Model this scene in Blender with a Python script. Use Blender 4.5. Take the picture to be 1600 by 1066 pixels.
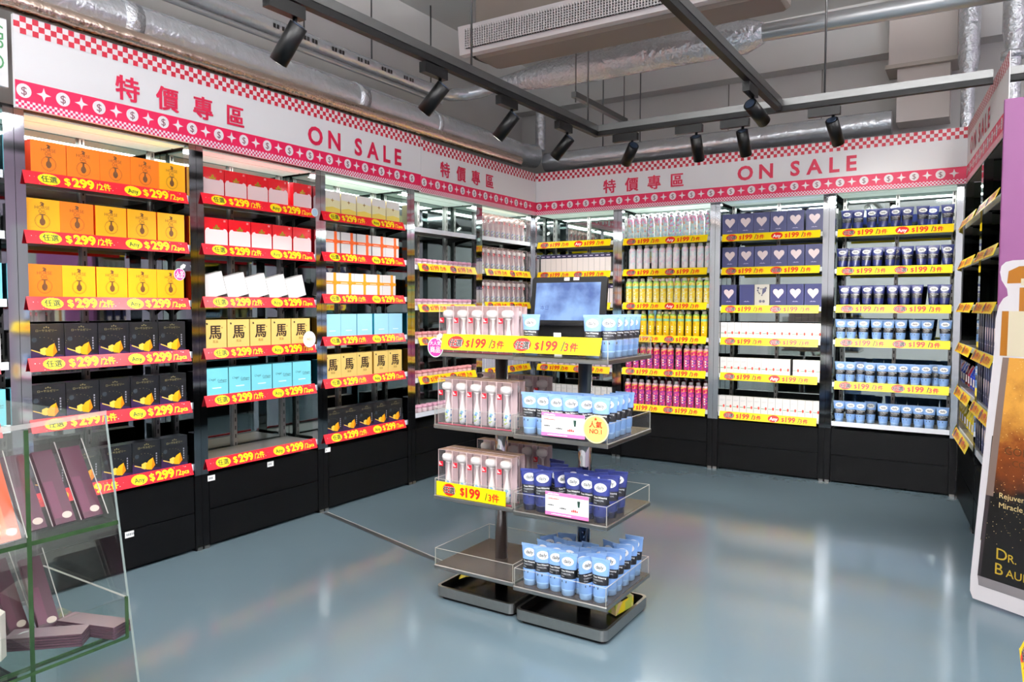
import bpy, math, random
from mathutils import Matrix, Vector
random.seed(7)
SC = bpy.context.scene
COL = SC.collection
for o in list(bpy.data.objects): bpy.data.objects.remove(o)

# ------------------------------------------------------------------ camera, world, light
cd = bpy.data.cameras.new('camera'); cam = bpy.data.objects.new('camera', cd); COL.objects.link(cam)
cd.sensor_width = 36.0; cd.lens = 1152.9/1600*36; cd.clip_start = .02; cd.clip_end = 60
YAW, PITCH, ROLL = -.5648, -.0478, .0017
fw = Vector((math.sin(YAW)*math.cos(PITCH), math.cos(YAW)*math.cos(PITCH), math.sin(PITCH)))
rt = Vector((math.cos(YAW), -math.sin(YAW), 0)); up = rt.cross(fw)
r2 = rt*math.cos(ROLL)+up*math.sin(ROLL); u2 = up*math.cos(ROLL)-rt*math.sin(ROLL)
cam.matrix_world = Matrix(((r2.x, u2.x, -fw.x, 3.7183), (r2.y, u2.y, -fw.y, -6.2509), (r2.z, u2.z, -fw.z, 1.3957), (0, 0, 0, 1)))
SC.camera = cam
SC.view_settings.view_transform = 'Standard'
try: SC.view_settings.look = 'None'
except Exception: pass
SC.view_settings.exposure = 0.35
SC.view_settings.gamma = 1.0
SC.view_settings.use_curve_mapping = False
W = bpy.data.worlds.new('world'); SC.world = W; W.use_nodes = True
W.node_tree.nodes['Background'].inputs[0].default_value = (.85, .93, 1.0, 1)
W.node_tree.nodes['Background'].inputs[1].default_value = .25
SC.cycles.max_bounces = 10; SC.cycles.transparent_max_bounces = 24
SC.cycles.glossy_bounces = 5; SC.cycles.diffuse_bounces = 4; SC.cycles.transmission_bounces = 6
SC.cycles.sample_clamp_indirect = 4.0
SPOT_W = 48; STRIP_W = 8; PANEL_W = 30; UP_W = 235
def lamp(name, kind, loc, aim, watts, color=(1, 1, 1), parent=None, **kw):
    l = bpy.data.lights.new(name, kind); l.energy = watts; l.color = color
    for k, v in kw.items(): setattr(l, k, v)
    o = bpy.data.objects.new(name, l); COL.objects.link(o)
    d = (Vector(aim)-Vector(loc))
    o.rotation_euler = d.to_track_quat('-Z', 'Y').to_euler(); o.location = loc
    if parent is not None: o.parent = parent
    return o

# ------------------------------------------------------------------ materials
def lin(c):
    return tuple((x/255/12.92 if x/255 <= .04045 else ((x/255+.055)/1.055)**2.4) for x in c)
MATS = {}
def mat(name, rgb=(200, 200, 200), rough=.5, metal=0., emit=0., spec=.5, noise=0., nscale=20., bump=0., bscale=60., coat=0.):
    if name in MATS: return MATS[name]
    m = bpy.data.materials.new(name); m.use_nodes = True; nt = m.node_tree; b = nt.nodes['Principled BSDF']
    c = lin(rgb); b.inputs['Base Color'].default_value = (*c, 1)
    b.inputs['Roughness'].default_value = rough; b.inputs['Metallic'].default_value = metal
    b.inputs['Specular IOR Level'].default_value = spec
    if coat: b.inputs['Coat Weight'].default_value = coat; b.inputs['Coat Roughness'].default_value = .08
    if emit:
        b.inputs['Emission Color'].default_value = (*c, 1); b.inputs['Emission Strength'].default_value = emit
    if noise or bump:
        tc = nt.nodes.new('ShaderNodeTexCoord')
    if noise:
        n = nt.nodes.new('ShaderNodeTexNoise'); n.inputs['Scale'].default_value = nscale; n.inputs['Detail'].default_value = 4
        mx = nt.nodes.new('ShaderNodeMix'); mx.data_type = 'RGBA'
        mx.inputs[6].default_value = (*[x*(1-noise) for x in c], 1); mx.inputs[7].default_value = (*[min(1, x*(1+noise)) for x in c], 1)
        nt.links.new(tc.outputs['Object'], n.inputs['Vector']); nt.links.new(n.outputs['Fac'], mx.inputs[0])
        nt.links.new(mx.outputs[2], b.inputs['Base Color'])
    if bump:
        n2 = nt.nodes.new('ShaderNodeTexNoise'); n2.inputs['Scale'].default_value = bscale; n2.inputs['Detail'].default_value = 3
        bp = nt.nodes.new('ShaderNodeBump'); bp.inputs['Strength'].default_value = bump; bp.inputs['Distance'].default_value = .02
        nt.links.new(tc.outputs['Object'], n2.inputs['Vector']); nt.links.new(n2.outputs['Fac'], bp.inputs['Height'])
        nt.links.new(bp.outputs['Normal'], b.inputs['Normal'])
    MATS[name] = m; return m
def clear(name, tint=(235, 245, 240), body=.0, bodyrgb=(230, 230, 230), rough=.03, ior=1.45):
    """thin clear plastic or glass: what passes straight through, what mirrors, and a little milky body"""
    if name in MATS: return MATS[name]
    m = bpy.data.materials.new(name); m.use_nodes = True; nt = m.node_tree; nt.nodes.remove(nt.nodes['Principled BSDF'])
    out = nt.nodes['Material Output']
    tr = nt.nodes.new('ShaderNodeBsdfTransparent'); tr.inputs[0].default_value = (*lin(tint), 1)
    gl = nt.nodes.new('ShaderNodeBsdfGlossy'); gl.inputs['Roughness'].default_value = rough
    fr = nt.nodes.new('ShaderNodeFresnel'); fr.inputs['IOR'].default_value = ior
    a = nt.nodes.new('ShaderNodeMixShader'); ge = nt.nodes.new('ShaderNodeNewGeometry'); iv = nt.nodes.new('ShaderNodeMath'); iv.operation = 'SUBTRACT'; iv.inputs[0].default_value = 1.; nt.links.new(ge.outputs['Backfacing'], iv.inputs[1])
    mu = nt.nodes.new('ShaderNodeMath'); mu.operation = 'MULTIPLY'; nt.links.new(fr.outputs[0], mu.inputs[0]); nt.links.new(iv.outputs[0], mu.inputs[1])   # a thin sheet mirrors on its outer face only
    nt.links.new(mu.outputs[0], a.inputs[0]); nt.links.new(tr.outputs[0], a.inputs[1]); nt.links.new(gl.outputs[0], a.inputs[2])
    last = a
    if body:
        df = nt.nodes.new('ShaderNodeBsdfDiffuse'); df.inputs[0].default_value = (*lin(bodyrgb), 1)
        q = nt.nodes.new('ShaderNodeMixShader'); q.inputs[0].default_value = body
        nt.links.new(a.outputs[0], q.inputs[1]); nt.links.new(df.outputs[0], q.inputs[2]); last = q
    nt.links.new(last.outputs[0], out.inputs[0]); MATS[name] = m; return m
def checker(name, c1, c2, size, rough=.5):
    m = bpy.data.materials.new(name); m.use_nodes = True; nt = m.node_tree; b = nt.nodes['Principled BSDF']
    tc = nt.nodes.new('ShaderNodeTexCoord'); mp = nt.nodes.new('ShaderNodeMapping'); mp.inputs['Location'].default_value = (.0001, .5*size, .0001)
    ch = nt.nodes.new('ShaderNodeTexChecker'); ch.inputs['Scale'].default_value = 1/size
    ch.inputs['Color1'].default_value = (*lin(c1), 1); ch.inputs['Color2'].default_value = (*lin(c2), 1)
    nt.links.new(tc.outputs['Object'], mp.inputs[0]); nt.links.new(mp.outputs[0], ch.inputs[0]); nt.links.new(ch.outputs[0], b.inputs['Base Color'])
    b.inputs['Roughness'].default_value = rough; MATS[name] = m; return m
def blotch(name, cols, scale, rough=.3, kind='cell'):
    """printed pattern of coloured spots"""
    m = bpy.data.materials.new(name); m.use_nodes = True; nt = m.node_tree; b = nt.nodes['Principled BSDF']
    tc = nt.nodes.new('ShaderNodeTexCoord'); vo = nt.nodes.new('ShaderNodeTexVoronoi'); vo.inputs['Scale'].default_value = scale
    sp = nt.nodes.new('ShaderNodeSeparateColor'); cr = nt.nodes.new('ShaderNodeValToRGB'); cr.color_ramp.interpolation = 'CONSTANT'
    e = cr.color_ramp.elements
    while len(e) < len(cols): e.new(.5)
    for i, c in enumerate(cols): e[i].position = i/len(cols); e[i].color = (*lin(c), 1)
    nt.links.new(tc.outputs['Object'], vo.inputs['Vector']); nt.links.new(vo.outputs['Color'], sp.inputs[0]); nt.links.new(sp.outputs[0], cr.inputs[0])
    nt.links.new(cr.outputs[0], b.inputs['Base Color']); b.inputs['Roughness'].default_value = rough; MATS[name] = m; return m

CRIM = (196, 8, 62)
M_white = mat('white_board', (232, 230, 232), .5)
M_crim = mat('crimson_print', CRIM, .45)
M_band = mat('pink_red_band', (214, 8, 76), .45)
M_check = checker('large_check', (178, 12, 44), (232, 226, 228), .026)
M_check2 = checker('small_check', (206, 16, 84), (240, 230, 236), .0117)
M_coin = mat('coin_white', (244, 240, 242), .5)
M_chrome = mat('chrome', (176, 178, 182), .06, 1.0)
M_steel = mat('brushed_steel', (165, 162, 158), .32, 1.0, noise=.08, nscale=40)
M_mirror = mat('mirror_glass', (158, 168, 166), .025, 1.0)
M_black = mat('black_lacquer', (5, 5, 6), .38, spec=.22)
M_blackmat = mat('black_matt', (9, 9, 10), .5, spec=.2)
M_shelf = mat('shelf_grey', (176, 170, 164), .3, .6)
M_lip = mat('shelf_lip', (232, 236, 244), .35)
M_slot = mat('upright_grey', (150, 148, 145), .35, .8)
M_hole = mat('slot_dark', (22, 22, 22), .6)
M_top = mat('canopy_white', (214, 224, 216), .4)
M_led = mat('light_diffuser', (150, 166, 158), .4, emit=.7)
M_yellow = mat('tag_yellow', (255, 222, 4), .38, spec=.35)
M_redtag = mat('tag_red', (226, 20, 42), .34, coat=.1)
M_redink = mat('red_ink', (222, 30, 16), .4)
M_yelink = mat('yellow_ink', (255, 228, 10), .4)
M_dark = mat('dark_ink', (24, 20, 18), .5)
M_wink = mat('white_ink', (250, 250, 248), .5)
M_gold = mat('gold_ink', (196, 160, 70), .4)
M_clear = clear('clear_acrylic', (251, 252, 251), .015)
M_cedge = clear('acrylic_edge', (220, 222, 220), .5, (226, 222, 214))
M_glass = clear('case_glass', (249, 252, 250), .0)
M_gedge = clear('green_glass_edge', (130, 160, 128), .5, (66, 96, 60))
M_pipe = mat('bright_pipe', (196, 198, 200), .3, .8)
M_foil = mat('duct_foil', (222, 225, 230), .26, .7, bump=.9, bscale=28)
M_foil2 = mat('duct_foil_smooth', (222, 225, 230), .22, .7, bump=.5, bscale=14)
M_galv = mat('galvanised', (98, 98, 98), .35, .9)
M_conc = mat('painted_concrete', (202, 200, 197), .8, noise=.08, nscale=2.2)

# ------------------------------------------------------------------ mesh building
TXT = {}
def glyphs(body, off):
    k = (body, off)
    if k not in TXT:
        c = bpy.data.curves.new('lettering', 'FONT'); c.body = body; c.offset = off; c.resolution_u = 3
        o = bpy.data.objects.new('lettering', c); COL.objects.link(o)
        dg = bpy.context.evaluated_depsgraph_get(); dg.update()
        me = bpy.data.meshes.new_from_object(o.evaluated_get(dg))
        TXT[k] = ([(v.co.x, v.co.y) for v in me.vertices], [tuple(p.vertices) for p in me.polygons])
        bpy.data.objects.remove(o); bpy.data.curves.remove(c); bpy.data.meshes.remove(me)
    return TXT[k]
X, Y, Z = Vector((1, 0, 0)), Vector((0, 1, 0)), Vector((0, 0, 1))
class MB:
    def __init__(s): s.v, s.f, s.m, s.s, s.mats = [], [], [], [], []
    def mi(s, m):
        if m not in s.mats: s.mats.append(m)
        return s.mats.index(m)
    def face(s, pts, m, smooth=False):
        n = len(s.v); s.v += [tuple(p) for p in pts]; s.f.append(tuple(range(n, n+len(pts)))); s.m.append(s.mi(m)); s.s.append(smooth); return s
    def faces(s, pts, fs, m, smooth=False):
        n = len(s.v); s.v += [tuple(p) for p in pts]; k = s.mi(m)
        for f in fs: s.f.append(tuple(n+i for i in f)); s.m.append(k); s.s.append(smooth)
        return s
    def box(s, x0, x1, y0, y1, z0, z1, m, side=None, top=None):
        p = [(x0, y0, z0), (x1, y0, z0), (x1, y1, z0), (x0, y1, z0), (x0, y0, z1), (x1, y0, z1), (x1, y1, z1), (x0, y1, z1)]
        side = side or m; top = top or m
        s.faces(p, [(0, 1, 5, 4)], m); s.faces(p, [(1, 2, 6, 5), (3, 0, 4, 7), (2, 3, 7, 6)], side); s.faces(p, [(0, 3, 2, 1), (4, 5, 6, 7)], top); return s
    def cbox(s, x0, x1, y0, y1, z0, z1, m, c=.004):
        """box with softened vertical and top edges"""
        def ring(d, z): return [(x0+d+c, y0+d, z), (x1-d-c, y0+d, z), (x1-d, y0+d+c, z), (x1-d, y1-d-c, z), (x1-d-c, y1-d, z), (x0+d+c, y1-d, z), (x0+d, y1-d-c, z), (x0+d, y0+d+c, z)]
        rs = ring(c, z0)+ring(0, z0+c)+ring(0, z1-c)+ring(c, z1)
        fs = [tuple(reversed(range(8))), tuple(range(24, 32))]
        for r in range(3):
            for i in range(8): fs.append((r*8+i, r*8+(i+1) % 8, r*8+8+(i+1) % 8, r*8+8+i))
        return s.faces(rs, fs, m)
    def prism(s, poly, o, rx, ry, depth, m, cap=None):
        """poly in the plane (rx, ry) at o, extruded along depth vector"""
        o, rx, ry, d = Vector(o), Vector(rx), Vector(ry), Vector(depth)
        a = [o+rx*p[0]+ry*p[1] for p in poly]; b = [p+d for p in a]; n = len(a)
        s.faces(a+b, [tuple(range(n))], cap or m); s.faces(a+b, [tuple(range(2*n-1, n-1, -1))]+[(i, i+n, (i+1) % n+n, (i+1) % n) for i in range(n)], m); return s
    def poly(s, poly, o, rx, ry, m):
        o, rx, ry = Vector(o), Vector(rx), Vector(ry); return s.face([o+rx*p[0]+ry*p[1] for p in poly], m)
    def disc(s, o, rx, ry, r, m, n=16, r2=None, spike=0.):
        pts = []
        for i in range(n):
            k = r*(1+(spike if i % 2 else 0)); a = 2*math.pi*i/n; q = (r2 or r)*(1+(spike if i % 2 else 0))
            pts.append((k*math.cos(a), q*math.sin(a)))
        return s.poly(pts, o, rx, ry, m)
    def lathe(s, prof, m, seg=16, o=(0, 0, 0), mats=None, sx=1., sy=1., axis=None):
        ox = Vector(o); pts = []
        A = (X, Y, Z) if axis is None else axis
        for r, z in prof:
            for i in range(seg):
                a = 2*math.pi*i/seg; pts.append(ox+A[0]*(r*sx*math.cos(a))+A[1]*(r*sy*math.sin(a))+A[2]*z)
        for k in range(len(prof)-1):
            fs = [(k*seg+i, k*seg+(i+1) % seg, (k+1)*seg+(i+1) % seg, (k+1)*seg+i) for i in range(seg)]
            n = len(s.v)
            if k == 0: base = n; s.v += [tuple(p) for p in pts]
            mm = s.mi(mats[k] if mats else m)
            for f in fs: s.f.append(tuple(base+i for i in f)); s.m.append(mm); s.s.append(True)
        n = len(prof)-1
        s.f.append(tuple(base+i for i in reversed(range(seg)))); s.m.append(s.mi(mats[0] if mats else m)); s.s.append(False)
        s.f.append(tuple(base+n*seg+i for i in range(seg))); s.m.append(s.mi(mats[-1] if mats else m)); s.s.append(False)
        return s
    def rod(s, a, b, r, m, seg=12, r1=None):
        a, b = Vector(a), Vector(b); d = (b-a); L = d.length; d.normalize()
        u = d.orthogonal().normalized(); w = d.cross(u)
        return s.lathe([(r, 0), (r1 or r, L)], m, seg, a, axis=(u, w, d))
    def pipe(s, pts, r, m, seg=16):
        pts = [Vector(p) for p in pts]; n = len(pts); rings = []; u = None
        for i, p in enumerate(pts):
            d = (pts[min(i+1, n-1)]-pts[max(i-1, 0)]).normalized()
            u = d.orthogonal().normalized() if u is None else (u-d*u.dot(d)).normalized()
            w = d.cross(u); rr = r[i] if isinstance(r, (list, tuple)) else r
            rings += [p+(u*math.cos(2*math.pi*k/seg)+w*math.sin(2*math.pi*k/seg))*rr for k in range(seg)]
        fs = [(i*seg+k, i*seg+(k+1) % seg, (i+1)*seg+(k+1) % seg, (i+1)*seg+k) for i in range(n-1) for k in range(seg)]
        s.faces(rings, fs, m, True)
        s.faces(rings, [tuple(reversed(range(seg))), tuple((n-1)*seg+k for k in range(seg))], m); return s
    def text(s, body, size, o, rx, ry, m, off=0., align='l', wx=1., fn=None):
        if off > 0 and any(ord(c) > 0x2e80 or c == '$' for c in body):   # heavy strokes: the same glyph inked over itself, each layer a hair in front
            nn = Vector(rx).cross(Vector(ry)).normalized(); i = 0
            for dx in (-off, -off/2, 0, off/2, off):
                for dy in (-off*.6, 0, off*.6):
                    s.text(body, size, Vector(o)+nn*(.00003*i)+Vector(rx)*dx*size*wx*.8+Vector(ry)*dy*size*.8, rx, ry, m, 0, align, wx, fn); i += 1
            return s
        vs, fs = glyphs(body, off)
        if not vs: return s
        x0, x1 = min(v[0] for v in vs), max(v[0] for v in vs)
        sh = {'l': x0, 'c': (x0+x1)/2, 'r': x1}[align]
        o, rx, ry = Vector(o), Vector(rx), Vector(ry)
        P = [o+rx*((v[0]-sh)*size*wx)+ry*(v[1]*size) for v in vs]
        if fn: P = [fn(p) for p in P]
        return s.faces(P, fs, m)
    def mesh(s, name):
        me = bpy.data.meshes.new(name); me.from_pydata(s.v, [], s.f)
        for m in s.mats: me.materials.append(m)
        me.polygons.foreach_set('material_index', s.m); me.polygons.foreach_set('use_smooth', s.s); me.update(); return me
    def build(s, name, parent=None, mw=None):
        o = bpy.data.objects.new(name, s.mesh(name)); COL.objects.link(o)
        if mw is not None: o.matrix_world = mw
        if parent is not None: o.parent = parent
        return o
def tag(o, label, cat, group=None):
    o['label'] = label; o['category'] = cat
    if group: o['group'] = group
    return o
def struct(o): o['kind'] = 'structure'; return o
def empty(name, mw, label, cat, group=None):
    o = bpy.data.objects.new(name, None); o.empty_display_size = .05; COL.objects.link(o); o.matrix_world = mw
    return tag(o, label, cat, group)
def TR(x, y, z, rz=0., rx=0., ry=0.):
    return Matrix.Translation((x, y, z)) @ Matrix.Rotation(rz, 4, 'Z') @ Matrix.Rotation(ry, 4, 'Y') @ Matrix.Rotation(rx, 4, 'X')
# a kind of product: its own mesh plus part meshes, every placement a fresh set of objects sharing those meshes
KIND = {}
def kind(key, name, cat, root, parts=()):
    KIND[key] = (name, cat, root.mesh(name), [(n, p.mesh(n), [(sn, sp.mesh(sn)) for sn, sp in sub]) for n, p, sub in parts])
def put(key, mw, label, group):
    name, cat, me, parts = KIND[key]
    o = bpy.data.objects.new(name, me); COL.objects.link(o); o.matrix_world = mw; tag(o, label, cat, group)
    for n, pm, sub in parts:
        c = bpy.data.objects.new(n, pm); COL.objects.link(c); c.parent = o
        for sn, sm in sub:
            d = bpy.data.objects.new(sn, sm); COL.objects.link(d); d.parent = c
    return o
ORD = ['first', 'second', 'third', 'fourth', 'fifth', 'sixth', 'seventh', 'eighth', 'ninth', 'tenth', 'eleventh', 'twelfth', 'thirteenth', 'fourteenth', 'fifteenth', 'sixteenth']
ROWN = ['top', 'second', 'third', 'fourth', 'fifth', 'bottom']

# ------------------------------------------------------------------ the room
H = 3.85
M_floor = mat('epoxy_floor', (92, 109, 118), .14, noise=.07, nscale=1.3, bump=.05, bscale=5, spec=.5)
struct(MB().box(-.5, 7.5, -10, .6, -.1, 0, M_floor).build('floor'))
struct(MB().box(-.65, 7.65, -10.15, .75, H, H+.1, M_conc).build('ceiling'))
struct(MB().box(-.65, -.5, -10.15, .75, -.1, H, M_conc).build('wall_left'))
struct(MB().box(-.5, 7.5, .6, .75, -.1, H, M_conc).build('wall_back'))
M_lilac = mat('lilac_paint', (214, 190, 212), .6)
q = MB().box(7.5, 7.65, -10.15, .75, -.1, H, M_lilac)
for i in range(11): q.box(7.46, 7.5, -9.9+i*.95, -9.9+i*.95+(.62, .3, .45)[i % 3], .0, 2.5, (M_black, M_white, M_steel, M_lilac)[i % 4])  # unseen dark and bright panels, added for the chrome and mirrors to reflect
struct(q.build('wall_right'))
struct(MB().box(-.5, 7.5, -10.15, -10, -.1, H, mat('rear_paint', (226, 222, 222), .6)).build('wall_rear'))
struct(MB().box(-.5, 7.5, .42, .6, 3.42, H, M_conc).box(-.5, -.3, -10, .42, 3.55, H, M_conc).build('beam'))
# metal threshold strip let into the floor
th = MB(); a, b = Vector((.03, -2.78, .002)), Vector((2.2, -3.37, .002)); dv = (b-a).normalized(); nv = Vector((-dv.y, dv.x, 0))
th.face([a-nv*.016, b-nv*.016, b+nv*.016, a+nv*.016], mat('strip_dark', (88, 92, 96), .35, .6)); 
th.face([a+nv*.016+Z*.001, b+nv*.016+Z*.001, b+nv*.024+Z*.001, a+nv*.024+Z*.001], mat('strip_light', (205, 206, 204), .4, .5))
tag(th.build('floor_threshold_strip'), 'grey metal strip laid across the blue floor from the black bays', 'floor strip')

# ------------------------------------------------------------------ fascia sign boards
def star(r):
    q = []
    for i in range(4):
        a = math.pi/2*i
        q.append((r*math.cos(a), r*math.sin(a)))
        for t in (.25, .5, .75):
            b = a+math.pi/2*t; k = r*(.36 if t == .5 else .46); q.append((k*math.cos(b), k*math.sin(b)))
    return q
def fascia(L, z0, z1, mw, label, cn=None, en=None, t=.02):
    r = MB(); zc = z1-.078; zb0, zb1 = z0+.035, z0+.122
    r.box(0, L, .001, t, z0, z1, M_white)
    # local origin sits at the bottom of the upper check so that the printed squares meet the edges
    r.face([(0, 0, zc), (L, 0, zc), (L, 0, z1), (0, 0, z1)], M_check)
    r.face([(0, 0, zb0), (L, 0, zb0), (L, 0, zb1), (0, 0, zb1)], M_band)
    r.face([(0, 0, z0), (L, 0, z0), (L, 0, zb0), (0, 0, zb0)], M_check2)
    x = .035; zm = (zb0+zb1)/2
    while x < L-.03:
        r.disc((x, -.001, zm), X, Z, .0315, M_coin, 20)
        r.text('$', .052, (x, -.002, zm-.018), X, Z, mat('coin_ink', (120, 70, 84), .5), 0, 'c')
        if x+.0835 < L-.03: r.poly(star(.032), (x+.0835, -.001, zm), X, Z, M_coin)
        x += .167
    r.v = [(p[0], p[1], p[2]-zc) for p in r.v]
    o = tag(r.build('sign_board', mw=mw @ Matrix.Translation((0, 0, zc))), label, 'sign', 'sale sign boards over the shelving')
    if cn is not None:
        for i, ch in enumerate('特價專區'): MB().text(ch, .128, (cn+i*.2135, -.002, 2.43-zc), X, Z, M_crim, .034).build('letter', o)
    if en is not None:
        xx = en
        for ch in 'ON SALE':
            if ch == ' ': xx += .085; continue
            MB().text(ch, .158, (xx, -.002, 2.43-zc), X, Z, M_crim, .030).build('letter', o)
            vs, _ = glyphs(ch, .030); xx += (max(v[0] for v in vs)-min(v[0] for v in vs))*.158+.048
RL = math.pi/2
FR = math.atan2(-.114, .993)           # the right-hand run splays outwards a little
def left_frame(y): return TR(0, y, 0, RL)
def right_frame(d): return TR(3.605+.114*d, -.993*d, 0, -math.pi/2-FR)
fascia(2.815, 2.275, 2.682, TR(.077, -4.625, 0, RL), 'long white sale sign board with red check above the orange boxes', .455, 1.69)
fascia(1.73, 2.266, 2.664, TR(.076, -1.807, 0, RL), 'short white sale sign board above the pink jar and brush pack bays', .24)
fascia(3.54, 2.266, 2.664, TR(.077, -.077, 0), 'wide white sale sign board above the spray bottle and heart box bays', .715, 1.925)
fascia(1.72, 2.266, 2.664, TR(3.612, -.085, 0, -math.pi/2-FR), 'steeply foreshortened sale sign board beside the purple panel', None, .2, t=.005)
b = MB().box(0, .86, 0, .02, 2.36, 2.655, M_white)
for i, ch in enumerate('GPO'): b.text(ch, .09, (.845, -.001, 2.56-.085*i*.75), X, Z, mat('green_script', (70, 130, 84), .5), 0, 'r', wx=.8)
tag(b.build('hand_lettered_board', mw=TR(.05, -5.50, 0, RL)), 'pale board with green script beyond the end of the long sale sign', 'sign')

# ------------------------------------------------------------------ shelving bays
ZT = {'L6': [1.985, 1.712, 1.405, 1.118, .83, .48], 'L5': [1.985, 1.712, 1.405, 1.118, .83, .48], 'L4': [2.0, 1.715, 1.415, 1.12, .848, .483], 'L3': [1.995, 1.725, 1.443, 1.155, .868, .492],
      'L2': [1.99, 1.697, 1.377, 1.115, .806, .53], 'L1': [1.995, 1.697, 1.4, 1.115, .805, .5], 'B1': [1.98, 1.692, 1.397, 1.1, .8, .48], 'B2': [1.975, 1.697, 1.397, 1.105, .806, .48],
      'B3': [1.968, 1.69, 1.373, 1.103, .805, .475], 'B4': [1.964, 1.67, 1.378, 1.115, .78, .47], 'R1': [1.97, 1.69, 1.39, 1.11, .8, .5], 'R2': [1.97, 1.69, 1.39, 1.11, .8, .5]}
LW, BW = .9204, .9
FRAME = {}
for i in range(6): FRAME['L%d' % (i+1)] = (left_frame(-LW*(i+1)), LW)
for i in range(4): FRAME['B%d' % (i+1)] = (TR(BW*i, 0, 0), BW)
FRAME['R1'] = (right_frame(.0), .915); FRAME['R2'] = (right_frame(.915), .915)
BAYN = {'L6': 'end bay', 'L5': 'orange box bay', 'L4': 'red box bay', 'L3': 'ribbon box bay', 'L2': 'pink jar bay', 'L1': 'brush pack bay', 'B1': 'corner bay',
        'B2': 'spray bottle bay', 'B3': 'heart box bay', 'B4': 'tube bay', 'R1': 'splayed pouch bay', 'R2': 'splayed outer bay'}
BAYLOOK = {'L6': 'partly hidden black and chrome bay at the end of the run', 'L5': 'black and chrome shelving bay filled with orange boxes', 'L4': 'black and chrome shelving bay with red boxes and an empty bottom shelf',
           'L3': 'black and chrome shelving bay with orange ribbon boxes', 'L2': 'mirrored shelving bay holding rows of pink jars', 'L1': 'mirrored shelving bay holding clear brush packs', 'B1': 'mirrored corner bay behind the tablet on the display stand',
           'B2': 'black and chrome bay of yellow and pink spray bottles', 'B3': 'black and chrome bay of navy boxes with hearts', 'B4': 'black and chrome bay of navy and pale blue tubes',
           'R1': 'splayed shelving bay in the corner with plastic pouches', 'R2': 'splayed shelving bay ending at the purple panel'}
PROT = {}
LIT = {'L5': 1, 'L4': 1, 'L3': 1.6, 'L2': 1., 'L1': .8, 'B1': .8, 'B2': 1.2, 'B3': .8, 'B4': .7, 'L6': 1}  # ribbon box, brush pack, corner and tube bays: light added under unlit canopies
def bay(k):
    mw, w = FRAME[k]
    root = empty('shelving_bay', mw, BAYLOOK[k], 'shelving', 'shelving bays along the walls')
    def part(name, key, fn, parent=root, loc=(0, 0, 0)):
        kk = (name, key, round(w, 3))
        if kk not in PROT: q = MB(); fn(q); PROT[kk] = q.mesh(name)
        o = bpy.data.objects.new(name, PROT[kk]); COL.objects.link(o); o.parent = parent; o.location = loc; return o
    def post(q):
        q.box(.001, .044, 0, .05, .43, 2.29, M_chrome); q.box(.001, .044, 0, .05, 0, .43, M_black); q.box(.008, .04, -.006, .03, 0, .018, M_steel)
    part('post', 0, post); part('post', 0, post, loc=(w-.045, 0, 0))
    part('mirror_panel', 0, lambda q: q.box(.01, w-.01, .325, .335, .44, 2.28, M_mirror))
    part('back_board', 0, lambda q: q.box(.004, w-.004, .336, .35, 0, 2.3, M_blackmat))
    def side(q): q.box(0, .006, .05, .33, .44, 2.28, M_mirror)
    part('side_panel', 0, side, loc=(.002, 0, 0)); part('side_panel', 0, side, loc=(w-.008, 0, 0))
    def upr(q):
        q.box(0, .026, .305, .324, .44, 2.28, M_slot)
        for i in range(34): q.face([(.009, .3045, .49+i*.053), (.017, .3045, .49+i*.053), (.017, .3045, .515+i*.053), (.009, .3045, .515+i*.053)], M_hole)
    for lx in (.055, w/2-.013, w-.081): part('slotted_upright', 0, upr, loc=(lx, 0, 0))
    def plinth(q): q.box(.046, w-.046, .012, .33, .012, .425, M_black)
    part('plinth', 0, plinth)
    def drawer(q): q.box(.05, w-.05, .002, .012, 0, .198, M_black)
    part('drawer', 0, drawer, loc=(0, 0, .02)); part('drawer', 0, drawer, loc=(0, 0, .226))
    lit = LIT.get(k, 0)
    part('canopy', 0, lambda q: q.box(.0, w, .0, .35, 2.285, 2.30, M_blackmat).box(.046, w-.046, .02, .32, 2.279, 2.285, M_shelf))
    if lit:
        part('light_diffuser', 0, lambda q: q.box(.05, w-.05, .03, .13, 2.272, 2.279, M_led).box(.05, w-.05, .15, .31, 2.272, 2.279, M_led))
        lamp('bay_light', 'AREA', (w/2, .12, 2.268), (w/2, .14, .5), STRIP_W*lit, (.95, 1., .96), root, shape='RECTANGLE', size=w-.14, size_y=.12)
    for i, z in enumerate(ZT[k]):
        bottom = i == 5
        def shelf(q): q.box(.047, w-.047, .012, .30, -.012, 0, M_shelf).box(.047, w-.047, .006, .014, -.03, .006, M_lip)
        s = part('shelf', 0, shelf, loc=(0, 0, z+.012))
        if not bottom:
            def br(q): q.prism([(.02, -.012), (.30, -.012), (.30, -.075), (.26, -.055)], (0, 0, 0), Y, Z, (.004, 0, 0), M_black)
            part('bracket', 0, br, s, (.06, 0, 0)); part('bracket', 0, br, s, (w-.066, 0, 0))
    return root
BAYS = ['L6', 'L5', 'L4', 'L3', 'L2', 'L1', 'B1', 'B2', 'B3', 'B4', 'R1', 'R2']
for k in BAYS: bay(k)

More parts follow.
